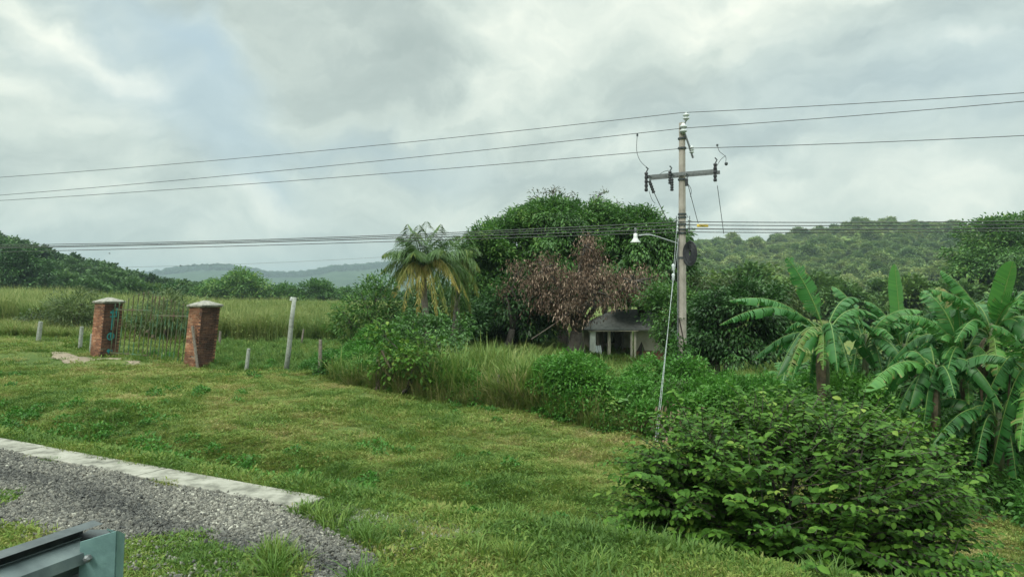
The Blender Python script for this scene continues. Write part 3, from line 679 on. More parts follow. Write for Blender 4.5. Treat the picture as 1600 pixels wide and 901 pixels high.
# ------------------------------------------------------------------ brick pillars and gate
ANG = math.atan2(.515, -.857)
def shear(o, k):                                 # the work leans along the fence: courses stay level
    for v_ in o.data.vertices: v_.co.x -= k * v_.co.z
LEAN = .17
def pillar(u, v, h, label, marks=False):
    x, y = XYuv(u, v); root = empty('gate_pillar', (x, y, gzz(x, y) - .05), label, 'pillar', 'brick gate pillars')
    root.rotation_euler.z = ANG
    W = .70; mb = MB(); rd = random.Random(int(u * 10))
    bh, bl = .062, .225; zc = .03; row = 0
    while zc < h:
        for side in range(4):
            rot = Matrix.Rotation(side * math.pi / 2, 3, 'Z'); s = -W / 2 + (0 if row % 2 else -bl / 2)
            while s < W / 2:
                a = max(s, -W / 2 + .002); b_ = min(s + bl - .012, W / 2 - .10 if row % 2 else W / 2 - .002)
                if b_ - a > .04:
                    c = rot @ Vector(((a + b_) / 2, -W / 2 + .045 + rd.uniform(-.006, .006), zc + bh / 2))
                    mb.t = min(1, max(0, rd.gauss(.62, .17) - (.52 if side == 3 else 0) + (.1 if side == 2 else 0)))  # tint paints shade and grime on the right-hand face, sunlight on the road face
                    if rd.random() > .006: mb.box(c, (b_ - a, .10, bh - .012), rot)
                s += bl
        zc += bh; row += 1
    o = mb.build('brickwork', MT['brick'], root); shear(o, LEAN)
    o = MB().box((0, 0, h / 2), (W - .03, W - .03, h - .004)).build('mortar_core', MT['mortar'], root); shear(o, LEAN)
    mb = MB(); q = W / 2 + .07
    for (ra, za), (rb, zb) in (((W / 2 + .03, h), (W / 2 + .06, h + .035)), ((q, h + .036), (q, h + .085)), ((q, h + .086), (.05, h + .24))):
        vs = [(sx * ra, sy * ra, za) for sx, sy in ((-1, -1), (1, -1), (1, 1), (-1, 1))] + [(sx * rb, sy * rb, zb) for sx, sy in ((-1, -1), (1, -1), (1, 1), (-1, 1))]
        mb.add(vs, [(0, 3, 2, 1), (4, 5, 6, 7), (0, 1, 5, 4), (1, 2, 6, 5), (2, 3, 7, 6), (3, 0, 4, 7)])
    o = mb.build('cap', MT['caprock'], root); shear(o, LEAN)
    if marks:                                    # teal spray paint on the face towards the opening (local -x side)
        mb = MB(); X0 = -W / 2 - .014
        def stroke(a, b_, wd=.05):
            c = ((Vector(a) + Vector(b_)) / 2); dv = Vector(b_) - Vector(a)
            mb.box((X0, c.x, c.y), (.006, wd, dv.length), Matrix.Rotation(-math.atan2(dv.x, dv.y), 3, 'X'))
        stroke((.12, 1.78), (-.12, 1.78), .09); stroke((.12, 1.62), (-.14, 1.62), .05); stroke((.02, 1.9), (.02, 1.1), .045); stroke((-.12, 1.95), (-.12, 1.6), .04)
        for k in range(9):
            a = k * .7; b_ = (k + 1) * .7; stroke((.02 + .13 * math.cos(a), .85 + .13 * math.sin(a)), (.02 + .13 * math.cos(b_), .85 + .13 * math.sin(b_)), .045)
        stroke((.02, .95), (.02, .78), .05); stroke((.1, .32), (-.08, .22), .12); stroke((.06, .2), (-.1, .3), .06)
        o = mb.build('painted_mark', MT['teal'], root); shear(o, LEAN)
    return root
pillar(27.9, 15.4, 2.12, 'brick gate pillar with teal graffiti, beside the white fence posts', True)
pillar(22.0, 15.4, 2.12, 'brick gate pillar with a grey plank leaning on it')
def gate_leaf(u0, u1, nb, label, flip):
    x, y = XYuv(u0, 15.4); root = empty('metal_gate', (x, y, gzz(x, y) + .03), label, 'gate', 'leaves of the iron gate'); root.rotation_euler.z = ANG
    Lg = u1 - u0
    for zz in (.05, 1.72):
        o = MB().box((Lg / 2, 0, zz), (abs(Lg), .035, .045)).build('rail', MT['gate'], root); shear(o, LEAN)
    for i in range(nb):
        t_ = i / (nb - 1); mid = t_ if not flip else 1 - t_
        top = 1.86 + .48 * math.sin(mid * math.pi / 2) ** 1.2 + .02 * math.sin(i * 7)
        lx = Lg * (.02 + .96 * t_) + .02 * math.sin(i * 5.3)
        mb = MB(); mb.tube([(lx, 0, .03), (lx + .015 * math.sin(i * 3), .0, 1.0), (lx, 0, top)], .021, 6); mb.lathe([(.017, 0), (.03, .02), (.004, .11)], (lx, 0, top), 6)
        o = mb.build('bar', MT['gate'], root); shear(o, LEAN)
    o = MB().box((Lg * (.04 if flip else .93), .03, .95), (.16, .05, .09)).build('latch', MT['deadstem'], root); shear(o, LEAN)
    return root
gate_leaf(22.42, 24.95, 11, 'green rusty iron gate leaf hinged on the plank-side pillar', False)
gate_leaf(25.0, 27.5, 9, 'green rusty iron gate leaf hinged on the graffiti pillar', True)
# the plank at the right pillar
x, y = XYuv(21.45, 15.0); pl = MB().box((0, 0, .75), (.10, .04, 1.6)).build('plank', MT['wood'], loc=(x, y, gzz(x, y) - .05)); pl.rotation_euler = (R(-3), R(7), ANG)
tag(pl, 'grey weathered plank leaning on the brick pillar', 'plank')

# ------------------------------------------------------------------ fence posts
def post(name, px, base_py, top_py, wpx, m, label, lean, d, cat='fence post', group='posts of the field fence'):
    x, y = XY(px, d); h = (base_py - top_py) / F * d; r = wpx / F * d / 2; mb = MB()
    mb.tube([(0, 0, -.3), (0, 0, h * .4), (lean * .0, 0, h * .8), (0, 0, h)], [r * 1.05, r, r * .95, r * .85], 7)
    o = mb.build(name, MT[m], loc=(x, y, gzz(x, y))); o.rotation_euler = (0, R(lean), 0)
    return tag(o, label, cat, group)
post('fence_post', 60, 528, 498, 7, 'postconc', 'pale concrete fence post, leftmost in the grass', 7, 30.4)
post('fence_post', 125, 543, 509, 6, 'postconc', 'pale concrete fence post, second from the left in the grass', 5, 28.9)
post('fence_post', 142, 546, 517, 5, 'postconc', 'pale fence post standing right against the graffiti pillar', 4, 28.5)
post('fence_post', 385, 575, 538, 6, 'postconc', 'short grey fence post between brick pillar and tall grey post', 6, 23.4)
post('fence_post', 343, 540, 515, 4, 'wood', 'small thin wooden post in the grass behind the plank', 3, 31)
post('fence_post', 500, 584, 528, 6, 'wood', 'dark wooden fence post right of the tall grey post', 1, 21.6)
post('fence_post', 471, 545, 520, 3, 'wood', 'thin stick of a post in the field behind the tall grey post', 8, 33)
post('fence_post', 589, 600, 560, 5, 'wood', 'wooden fence post at the start of the overgrown hedge', 2, 20.6)
post('fence_post', 779, 640, 590, 4, 'wood', 'grey fence post half sunk in the tall grass hedge', 0, 18.2)
x, y = XY(447, 22.8); root = empty('tall_post', (x, y, gzz(x, y)), 'tall leaning grey post with a white insulator on top', 'post')
h = 112 / F * 22.8 + .1
MB().tube([(0, 0, -.3), (.01, 0, h * .35), (-.01, 0, h * .7), (0, 0, h)], [.085, .078, .072, .066], 10).build('shaft', MT['postconc'], root, smooth=True)
MB().lathe([(.02, 0), (.05, .02), (.05, .05), (.025, .06), (.045, .08), (.04, .11), (.01, .13)], (-.09, -.02, h - .13), 8).build('insulator', MT['lampwhite'], root)
MB().box((-.05, 0, h - .1), (.14, .03, .03)).build('bracket', MT['darksteel'], root)
root.rotation_euler = (0, R(6.5), 0)

# ------------------------------------------------------------------ utility pole
PX, PD = 1066.0, 21.0
pw = Vector((P(PX, 0, PD).x, PD, 0)); pw.z = gzz(pw.x, pw.y)
WD = Vector((-.953, .301, 0))                     # direction of the lines, to the left
def ZP(py): return CH - (py - HOR) / F * PD       # height at the pole for a picture row
root = empty('utility_pole', pw, 'tall concrete utility pole with crossarm, insulators and fuse cutouts', 'utility pole')
top = ZP(192) - pw.z; zl_ = lambda py: ZP(py) - pw.z
mb = MB()
for i in range(8):                                # octagonal tapered shaft
    pass
mb.tube([(0, 0, -.4), (0, 0, top * .3), (0, 0, top * .65), (0, 0, top)], [.135, .125, .108, .092], 8); mb.build('shaft', MT['poleconc'], root)
d3 = Vector((-.857, .515, 0)); pr = Vector((-.515, -.857, 0))     # crossarm direction; towards the road
zc = zl_(273)
for k, s in enumerate((-1, 1)):
    c = pr * (.15 * s)
    MB().box((c.x, c.y, zc), (2.15, .055, .10), Matrix.Rotation(math.atan2(.515, -.857), 3, 'Z')).build('crossarm', MT['steel'], root)
def band(py, r=.13, hh=.05):
    MB().lathe([(r, 0), (r, hh)], (0, 0, zl_(py)), 10).build('band', MT['darksteel'], root)
for py in (218, 233, 282, 336, 341, 352, 360, 366, 404): band(py)
def insul(c, h=.26, r=.075, m='porcelain', name='insulator', n=4, rot=None):
    mb = MB(); prof = [(.018, -.05)]
    for i in range(n):
        z0 = h * i / n; prof += [(r * .55, z0), (r, z0 + h / n * .25), (r * .95, z0 + h / n * .5), (r * .55, z0 + h / n * .75)]
    prof += [(r * .5, h), (.02, h + .03)]
    mb.lathe(prof, c, 10, rot); return mb.build(name, MT[m], root, smooth=True)
# pole-top pin insulators stepping down the right side
MB().tube([(.03, 0, top - .25), (.10, 0, zl_(190) + .0), (.12, 0, zl_(182))], .02, 6).build('top_pin', MT['steel'], root)
insul((.12, 0, zl_(187)), .2, .10, n=2); insul((.0, -.14, zl_(209)), .26, .115, n=2)
MB().tube([(.05, -.12, zl_(210)), (.16, -.12, zl_(226)), (.30, -.1, zl_(248))], .03, 6).build('bracket', MT['steel'], root)
insul((.26, -.1, zl_(240)), .2, .075, n=3)
# fuse cutouts hanging at the crossarm
def cutout(off, zt, ln, parts=True, tilt=0.0):
    c = d3 * off + pr * .22; rot = Matrix.Rotation(tilt, 3, 'Y')
    prof = [(.03, 0)]
    for i in range(5):
        z0 = -ln * i / 5; prof += [(.05, z0 - .005), (.055, z0 - ln / 10), (.034, z0 - ln / 7)]
    prof = [(r, z) for r, z in prof][::-1]
    MB().lathe(prof, (c.x, c.y, zl_(zt)), 9, rot).build('fuse_cutout', MT['rubber'], root, smooth=True)
    MB().tube([(c.x, c.y, zl_(zt)), (c.x + .05, c.y, zl_(zt) + .10), (c.x - .01, c.y, zl_(zt) + .16)], .022, 5).build('fuse_clip', MT['darksteel'], root)
cutout(1.04, 266, .62); cutout(.94, 280, .42, tilt=-.35); cutout(.30, 268, .40); cutout(.24, 280, .38); cutout(-1.04, 262, .56); cutout(-.2, 282, .22)
def jumper(pts, r=.008, m='wire'): MB().tube(pts, r, 5).build('jumper_wire', MT[m], root)
def lp(px, py, dd=0):
    q = P(px, py, PD + dd); return Vector((q.x - pw.x, q.y - pw.y, q.z - pw.z))
def arc(ps, n=8):
    """smooth curve through picture-plane control points at the pole's distance"""
    out = []; ps = [Vector(p) for p in ps]
    for i in range(len(ps) - 1):
        p0, p1, p2, p3 = ps[max(i - 1, 0)], ps[i], ps[i + 1], ps[min(i + 2, len(ps) - 1)]
        for k in range(n):
            t_ = k / n; out.append(.5 * ((2 * p1) + (p2 - p0) * t_ + (2 * p0 - 5 * p1 + 4 * p2 - p3) * t_ ** 2 + (-p0 + 3 * p1 - 3 * p2 + p3) * t_ ** 3))
    return out + [ps[-1]]
jumper(arc([lp(996, 210), lp(995, 235), lp(1001, 252), lp(1014, 264)])); MB().box(lp(996, 211), (.05, .05, .07)).build('line_clamp', MT['darksteel'], root)
jumper(arc([lp(1121, 225), lp(1124, 236), lp(1134, 245), lp(1134, 254)])); jumper(arc([lp(1134, 243), lp(1126, 250), lp(1120, 260)]))
MB().lathe([(.02, -.05), (.05, -.02), (.05, .03), (.02, .05)], lp(1135, 256), 8).build('line_clamp', MT['darksteel'], root); MB().box(lp(1121, 227), (.05, .05, .06)).build('line_clamp', MT['darksteel'], root)
jumper(arc([lp(1030, 273), lp(1038, 268), lp(1048, 266)])); jumper(arc([lp(1018, 292), lp(1030, 318), lp(1044, 347)]), .012); jumper(arc([lp(1014, 298), lp(1019, 312), lp(1024, 318)]))
jumper(arc([lp(1075, 288), lp(1082, 315), lp(1091, 349)]), .010); jumper(arc([lp(1074, 286), lp(1080, 296), lp(1079, 308)])); jumper(arc([lp(1121, 290), lp(1125, 320), lp(1131, 365)]), .010)
jumper(arc([lp(1056, 345), lp(1052, 352), lp(1044, 356)])); jumper(arc([lp(1073, 336), lp(1079, 345), lp(1090, 347)]))
for py, off in ((344, .17), (350, .16), (356, .18), (361, .16)):
    insul((-.17, -.12, zl_(py) - .02), .05, .035, n=1, name='spool'); insul((.17, -.1, zl_(py) - .02), .05, .035, n=1, name='spool')
MB().tube([(-.20, -.12, zl_(366)), (-.20, -.12, zl_(338))], .012, 5).build('spool_rack', MT['darksteel'], root); MB().tube([(.20, -.1, zl_(366)), (.20, -.1, zl_(338))], .012, 5).build('spool_rack', MT['darksteel'], root)
MB().tube([(-.14, -.06, zl_(372)), (-.145, -.06, zl_(450)), (-.15, -.06, zl_(520)), (-.15, -.06, .3)], .022, 6).build('conduit', MT['steel'], root)

# overhead lines: each follows its own sag, fitted at three places along its run
def wire_left(ypole, y400, y0, r, label, group, end=62, dz=0):
    S_ = []; 
    for px, yy in ((PX, ypole), (400, y400), (0, y0)):
        s = 0 if px == PX else (lambda q: ((pw.x - q * PD) / (.953 + .301 * q)))((px - 800) / F)
        Yd = PD + .301 * s; S_.append((s, CH - (yy - HOR) / F * Yd))
    (s0, z0), (s1, z1), (s2, z2) = S_; A_ = np.polyfit([s0, s1, s2], [z0, z1, z2], 2); A_[0] = max(A_[0], 0)
    return S_, A_
def line(name, ypole, y400, y0, y1600, r, label, group, dx=0, endl=62):
    S_, A_ = wire_left(ypole, y400, y0, r, label, group)
    pts = []
    for s in np.linspace(endl, 0, 60):
        z = np.polyval(A_, s) if s > 0 else S_[0][1]
        pts.append((pw.x - .953 * s, PD + .301 * s + dx, z))
    sr = (.7273 * PD - pw.x) / (.953 + .301 * .7273); Yr = PD - .301 * sr; zr_ = CH - (y1600 - HOR) / F * Yr; z0 = S_[0][1]
    for s in np.linspace(0, 45, 40)[1:]:
        q = s / sr; z = z0 + (zr_ - z0) * q + .0016 * s * (s - sr); pts.append((pw.x + .953 * s, PD - .301 * s + dx, z))
    o = MB().tube(pts, r, 5).build(name, MT['wire'])
    return tag(o, label, 'power line', group)
G1, G2 = 'three high-voltage lines over the pole', 'bundle of low lines on the pole'
line('power_line', 176, 245, 277, 145, .010, 'top high overhead wire carried by the pole-top insulator', G1)
line('power_line', 202, 271.5, 306, 160, .010, 'second high overhead wire, passing just below the pole top', G1, -.14)
line('power_line', 233, 287.5, 314, 213, .010, 'lowest of the three high wires, between pole top and crossarm', G1, -.1)
line('power_line', 347, 375, 383, 346, .013, 'uppermost low wire under the crossarm', G2, -.12)
line('power_line', 352, 377, 386, 351, .013, 'low wire carrying the yellow marker', G2, -.12)
line('power_line', 358, 379, 388, 357, .016, 'third low wire, just below the yellow marker', G2, -.12)
line('power_line', 363, 384, 394, 361, .012, 'lowest wire of the bundle, nearest the street lamp', G2, -.12)
# a faint line far across the valley
pts = [P(120, 419, 60), P(330, 414, 66), P(520, 406, 72), P(760, 392, 80)]
tag(MB().tube(arc(pts, 10), .010, 4).build('power_line', MT['wire']), 'faint thin wire low over the blue ridge', 'power line')
# yellow marker
q = P(1098, 352.5, PD - .25); o = MB().box((0, 0, 0), (.34, .03, .085)).build('line_marker', MT['yellow'], loc=q); bvv = o.modifiers.new('b', 'BEVEL'); bvv.width = .012
tag(o, 'yellow plastic marker tag hanging on a low wire beside the pole', 'marker')
# street lamp
a0 = lp(1058, 381); a1 = lp(1000, 368)
sl = empty('street_lamp', pw, 'white bell-shaped street lamp on a curved arm fixed to the pole', 'street lamp')
MB().tube(arc([(-.12, -.05, a0.z), (-.5, -.2, a0.z + .10), lp(1020, 368, -.4), lp(1010, 367, -.42), lp(998, 368, -.45)], 5), .024, 7).build('arm', MT['galvwire'], sl, smooth=True)
hc = lp(993, 374, -.45)
MB().lathe([(.15, -.10), (.155, -.085), (.085, .0), (.06, .06), (.058, .16), (.03, .18)], (hc.x, hc.y, hc.z), 16).build('lamp_shade', MT['lampwhite'], sl, smooth=True)
MB().lathe([(.03, -.02), (.045, .05), (.045, .13), (.02, .15)], (hc.x, hc.y, hc.z + .18), 12).build('photocell', MT['steel'], sl)
MB().lathe([(.02, -.12), (.06, -.10), (.05, -.03)], (hc.x, hc.y, hc.z), 10).build('bulb', MT['porcelain'], sl, smooth=True)
# coil of black cable
cc = lp(1077, 396, -.25); mb = MB()
for j in range(30):
    rr = .34 - .028 * (j % 10); ph = random.uniform(0, 6); off = (j // 10) * .035
    pts = []
    for k in range(33):
        a = 2 * math.pi * k / 32; rx = rr * (1 + .04 * math.sin(2 * a + ph)); pts.append((cc.x + .45 * rx * math.cos(a) + .12 * off, cc.y - .9 * rx * math.cos(a) * .55 - off * 1.4, cc.z + 1.02 * rx * math.sin(a)))
    mb.tube(pts, .014, 5, False)
o = mb.build('cable_coil', MT['rubber']); o.location = pw
for v_ in o.data.vertices: pass
tag(o, 'coil of black cable hung on the concrete pole', 'cable coil')
# stay wires to the ground in front
foot = P(1022, 682, 15.0); foot.z = gzz(foot.x, foot.y) - .1
mb = MB(); mb.tube([pw + Vector((-.12, -.05, zl_(372))), P(1053, 432, 20.2 - 1.0), foot], .006, 5); st = mb.build('cable', MT['galvwire'])
sr_ = empty('stay_wire', foot, 'paired steel stay wires running from the pole down to the grass', 'stay wire')
st.parent = sr_; local(st, sr_)
o = MB().tube([pw + Vector((-.14, -.05, zl_(336))), P(1051, 440, 19.0), foot + Vector((.05, 0, 0))], .006, 5).build('cable', MT['galvwire'], sr_); local(o, sr_)
for py, dd in ((418, 19.5), (433, 19.15)):
    o = MB().lathe([(.02, -.10), (.05, -.07), (.035, 0), (.05, .07), (.02, .10)], P(1052, py, dd), 8).build('strain_insulator', MT['porcelain'], sr_, smooth=True); local(o, sr_)

# ------------------------------------------------------------------ house
HD = 36.0; hx, hy = XY(985, HD); hz = gzz(hx, hy)
hr = empty('house', (hx, hy, hz), 'small low house with dark hipped roof and open porch under the trees', 'house')
sH = HD / F
def hp(px, py, dd=0): q = P(px, py, HD + dd); return Vector((q.x - hx, q.y - hy, q.z - hz))
zfl = hp(985, 569).z; zev = hp(985, 517).z; x0 = hp(921, 0).x; x1 = hp(995, 0).x; x2 = hp(1062, 0).x
MB().box(((x0 + x2) / 2 + .2, 1.6, zfl / 2 - .15), (x2 - x0 + .1, 3.8, zfl + .3)).build('floor_slab', MT['slab'], hr)
MB().box(((x1 + x2) / 2, .9, (zfl + zev) / 2 + .32), (x2 - x1 - .04, .16, zev - zfl - .62)).build('wall', MT['cream'], hr)
MB().box(((x1 + x2) / 2, .87, zfl + .30), (x2 - x1 - .04, .22, .6)).build('dado', MT['redwall'], hr)
MB().box(((x0 + x1) / 2 + .15, 3.2, (zfl + zev) / 2 + .3), (x1 - x0 + .3, .15, zev - zfl - .6)).build('wall', MT['cream'], hr)
MB().box(((x0 + x1) / 2 + .15, 3.17, zfl + .3), (x1 - x0 + .3, .2, .6)).build('dado', MT['redwall'], hr)
wn = MB().box((hp(967, 0).x + .1, 3.09, zfl + 1.2), (.9, .04, .62)).build('window', MT['glass'], hr)
mb = MB()
for sx in (-.45, 0, .45): mb.box((hp(967, 0).x + .1 + sx, 3.05, zfl + 1.2), (.04, .04, .66))
mb.box((hp(967, 0).x + .1, 3.05, zfl + .88), (.94, .05, .04)); mb.build('window_frame', MT['wood'], wn)
MB().box((hp(981, 0).x, 3.08, zfl + .85), (.45, .05, 1.6)).build('door', MT['wood'], hr)
MB().box((x0 + .35, 2.3, zfl + .2), (.4, .9, .4)).build('bench', MT['wood'], hr)
for px, wpx, m_, dd, wy in ((926, 9, 'whitecol', 0, .3), (934, 2.5, 'wood', .2, .1), (952, 4.5, 'cream', .1, .15), (942, 3, 'wood', 1.5, .1), (987, 3, 'cream', 0, .12), (992.5, 3.4, 'cream', 0, .12), (973, 3, 'wood', 2.0, .1)):
    c = hp(px, 0, dd); o = MB().box((c.x, dd + .1, (zfl + zev) / 2), (wpx * sH, wy, zev - zfl)).build('column', MT[m_], hr)
# tapered foot of the white corner column
c = hp(925, 0); MB().add([(c.x + a * (.20 if b else .13), .06 + e_ * .17, (zfl - .25) if b else zfl + .5) for b in (1, 0) for a, e_ in ((-1, -1), (1, -1), (1, 1), (-1, 1))], [(0, 1, 2, 3), (7, 6, 5, 4), (0, 4, 5, 1), (1, 5, 6, 2), (2, 6, 7, 3), (3, 7, 4, 0)]).build('column_foot', MT['whitecol'], hr)
MB().box(((x0 + x1) / 2 - .02, -.12, zev + .04), (x1 - x0 + .16, .08, .10)).build('fascia', MT['slab'], hr)
ex0, ex1, ey0, ey1 = x0 - .22, x2 + .3, -.18, 3.9; rx0 = hp(970, 0).x; rzt = hp(970, 484).z
vs = [(ex0, ey0, zev + .09), (ex1, ey0, zev + .09), (ex1, ey1, zev + .09), (ex0, ey1, zev + .09), (rx0, 1.85, rzt), (ex1 - 1.2, 1.85, rzt)]
vs += [(a, b_, c_ - .05) for a, b_, c_ in vs]
MB().add(vs, [(0, 1, 5, 4), (1, 2, 5), (2, 3, 4, 5), (3, 0, 4), (6, 10, 11, 7), (7, 11, 8), (8, 11, 10, 9), (9, 10, 6), (0, 6, 7, 1), (1, 7, 8, 2), (2, 8, 9, 3), (3, 9, 6, 0)]).build('roof', MT['roofing'], hr)
# corrugated sheet leaning in the porch
mb = MB(); nn = 13; vs = []
for i in range(nn):
    for z in (0, .95): vs.append((i * .03, .012 * math.sin(i * 1.57), z))
for i in range(nn):
    for z in (0, .95): vs.append((i * .03, .004 + .012 * math.sin(i * 1.57), z))
fs = [(2 * i, 2 * i + 2, 2 * i + 3, 2 * i + 1) for i in range(nn - 1)] + [(2 * nn + 2 * i, 2 * nn + 2 * i + 1, 2 * nn + 2 * i + 3, 2 * nn + 2 * i + 2) for i in range(nn - 1)]
q = hp(931, 563) ; o = mb.add(vs, fs).build('corrugated_sheet', MT['porcelain'], loc=(hx + q.x, hy - .12, hz + zfl)); o.rotation_euler = (R(-8), R(-6), 0)
tag(o, 'pale corrugated sheet leaning at the porch behind the white column', 'sheet')

# ------------------------------------------------------------------ trees behind the hedge
TG = 'tall mango trees around the house'
tree('mango_tree', 'big dense mango tree, left edge of the grove behind the palm', 'tree', 790, 38,
     [B_(775, 395, 38, 42, 46), B_(800, 368, 39, 45, 34), B_(758, 450, 37.5, 38, 50), B_(820, 430, 39, 50, 60), B_(755, 500, 37, 32, 36), B_(742, 425, 38, 20, 40), B_(780, 510, 37.5, 40, 30)],
     16, 36, .30, .25, .085, MT['mango'], .26, TG, droop=.5, tw=80, bias=.08, lob=True)
tree('mango_tree', 'tallest mango tree, in the middle of the grove behind the brown tree', 'tree', 880, 39,
     [B_(860, 365, 39, 55, 44), B_(910, 370, 40, 55, 42), B_(880, 420, 39, 75, 55), B_(940, 390, 40, 50, 50), B_(840, 450, 40, 60, 50), B_(830, 350, 40, 40, 26), B_(868, 340, 40, 38, 26), B_(915, 342, 40, 40, 26), B_(885, 325, 40.5, 22, 14)],
     15, 36, .30, .25, .085, MT['mango'], .30, TG, droop=.5, tw=80, lob=True)
tree('mango_tree', 'mango tree behind the house roof and the street lamp', 'tree', 1000, 37,
     [B_(985, 375, 38, 48, 38), B_(1020, 400, 37, 42, 45), B_(1000, 440, 36.5, 50, 50), B_(1045, 390, 38, 32, 34), B_(1060, 440, 37, 30, 42), B_(1010, 352, 38.5, 36, 26), B_(960, 350, 39, 36, 26), B_(1045, 368, 38, 24, 18)],
     15, 36, .30, .25, .085, MT['mango'], .28, TG, droop=.5, tw=80, bias=-.02, lob=True)
TB = 'thin-leaved tops rising above the mango grove'
tree('sparse_tree', 'sparse twiggy tree top above the middle of the grove', 'tree', 858, 43,
     [B_(850, 322, 43, 30, 26), B_(880, 318, 43, 22, 20), B_(835, 335, 43, 18, 18), B_(865, 300, 43, 16, 9)], 9, 7, .22, .20, .075, MT['twig'], .16, TB, fork=.78, tw=150, shell=.2, droop=.1)
tree('sparse_tree', 'sparse twiggy tree top left of the street lamp', 'tree', 945, 43,
     [B_(940, 325, 43, 26, 22), B_(965, 330, 43, 18, 18), B_(935, 306, 43, 12, 8)], 9, 7, .22, .20, .075, MT['twig'], .16, TB, fork=.78, tw=120, shell=.2, droop=.1)
# dead brown tree
def hang(blobs, dens, name, parent):
    C = clumps(blobs, dens, .35); k = np.repeat(np.arange(len(C)), 38)
    off = rng.normal(0, .22, (len(k), 3)); Pn = C[k] + off * np.array((1, 1, .8)); Dn = off * 1.2 + np.array((0, 0, -.9)) + rng.normal(0, .22, off.shape)
    tn = np.clip(rng.normal(.5, .2, len(C))[k] + rng.normal(0, .2, len(k)), 0, 1)
    V, Fs, T_ = leafmesh(Pn, Dn, rng.uniform(.11, .21, len(k)), rng.uniform(.035, .07, len(k)), tn)
    return mk(name, V, Fs, MT['dead'], parent, T_), C
def deadtree(px, d, blobs, dens, label, r0, stems=1):
    x, y = XY(px, d); root = empty('dead_tree', (x, y, gzz(x, y)), label, 'dead tree'); c, C = hang(blobs, dens, 'dead_leaves', root); local(c, root)
    tr = branchy((x, y, gzz(x, y)), [b[0] for b in blobs], r0, root, MT['bark'], 'trunk', .35, None, int(px), C[rng.permutation(len(C))[:160]], stems); local(tr, root); return root
deadtree(893, 33, [B_(930, 415, 33, 35, 38), B_(880, 450, 33, 50, 34), B_(930, 455, 32.5, 60, 30), B_(990, 440, 33, 36, 28), B_(893, 492, 32.5, 24, 22), B_(845, 460, 33.5, 30, 25), B_(915, 385, 33, 18, 22), B_(850, 420, 33.5, 30, 22)], 9,
         'brown dead-leaved tree with thick dark trunk beside the porch', .36, 2)
deadtree(792, 34, [B_(806, 430, 34.5, 32, 26), B_(790, 462, 34.5, 24, 28), B_(830, 475, 34.5, 24, 22)], 4, 'smaller browned tree left of the large brown one, with thin leaves', .2)
# dark inside trees, and the fallen pale pole
tree('shade_tree', 'low dark tree whose branches hang over the shaded trunks', 'tree', 800, 36,
     [B_(790, 485, 35.5, 44, 30), B_(745, 505, 36, 34, 26), B_(830, 500, 35.5, 42, 26), B_(860, 470, 35, 45, 34), B_(810, 455, 35.5, 34, 30)], 18, 30, .36, .24, .08, MT['dark'], .18, droop=.5, tw=40, stems=2)
tag(MB().tube([P(830, 530, 33.5), P(925, 467, 31.6)], [.025, .015], 6).build('fallen_branch', MT['wood']), 'long pale bare branch slanting up into the brown tree', 'branch')
tree('shade_tree', 'dark green tree right behind the concrete pole, with a short brown trunk', 'tree', 1112, 23.5,
     [B_(1120, 480, 24, 45, 38), B_(1160, 500, 24, 50, 50), B_(1200, 520, 24.5, 40, 52), B_(1105, 530, 24, 42, 35), B_(1150, 550, 23.5, 55, 25), B_(1180, 465, 25, 36, 25)],
     16, 40, .25, .16, .07, MT['dark'], .17, lob=True, droop=.35, tw=70, stems=2, fork=.25)
tree('shade_tree', 'dark leafy tree between the house wall and the pole', 'tree', 1050, 26,
     [B_(1050, 478, 26, 46, 30), B_(1047, 508, 25.5, 26, 26), B_(1078, 515, 26, 28, 45), B_(1056, 540, 25.5, 16, 22), B_(1020, 462, 26.5, 26, 18)],
     22, 40, .27, .15, .065, MT['mango'], .13, droop=.35, tw=60, bias=-.12)
tree('yellow_green_tree', 'light green bushy tree between the pole and the hill', 'tree', 1110, 36,
     [B_(1110, 450, 36, 40, 20), B_(1150, 462, 36, 50, 22), B_(1215, 470, 37, 45, 18)], 12, 26, .36, .22, .09, MT['olive'], .14, droop=.3)
tree('shade_tree', 'dark bushy growth behind the palm trunks', 'tree', 690, 34, [B_(650, 490, 34, 30, 28), B_(695, 478, 34, 34, 34), B_(735, 500, 34, 26, 26), B_(690, 510, 33.5, 40, 18)], 16, 30, .34, .22, .08, MT['dark'], .1, droop=.3, tw=40, stems=3, fork=.2)
# vine on the pole
vr = empty('creeper', pw, 'green creeper climbing the foot of the concrete pole', 'creeper')
c, C = crown([B_(1064, 575, 20.9, 17, 36), B_(1058, 545, 20.9, 12, 26), B_(1072, 600, 20.7, 22, 30), B_(1050, 510, 21, 7, 45), B_(1075, 560, 20.8, 14, 26)], 16, 26, .15, .12, .06, .5, MT['lush'], 'foliage', vr); local(c, vr)
o = MB().tube(arc([(.05, -.12, .0), (-.14, -.12, 1.0), (.02, -.15, 1.7), (-.12, -.1, 2.6)], 5), .02, 5).build('stem', MT['bark'], vr)
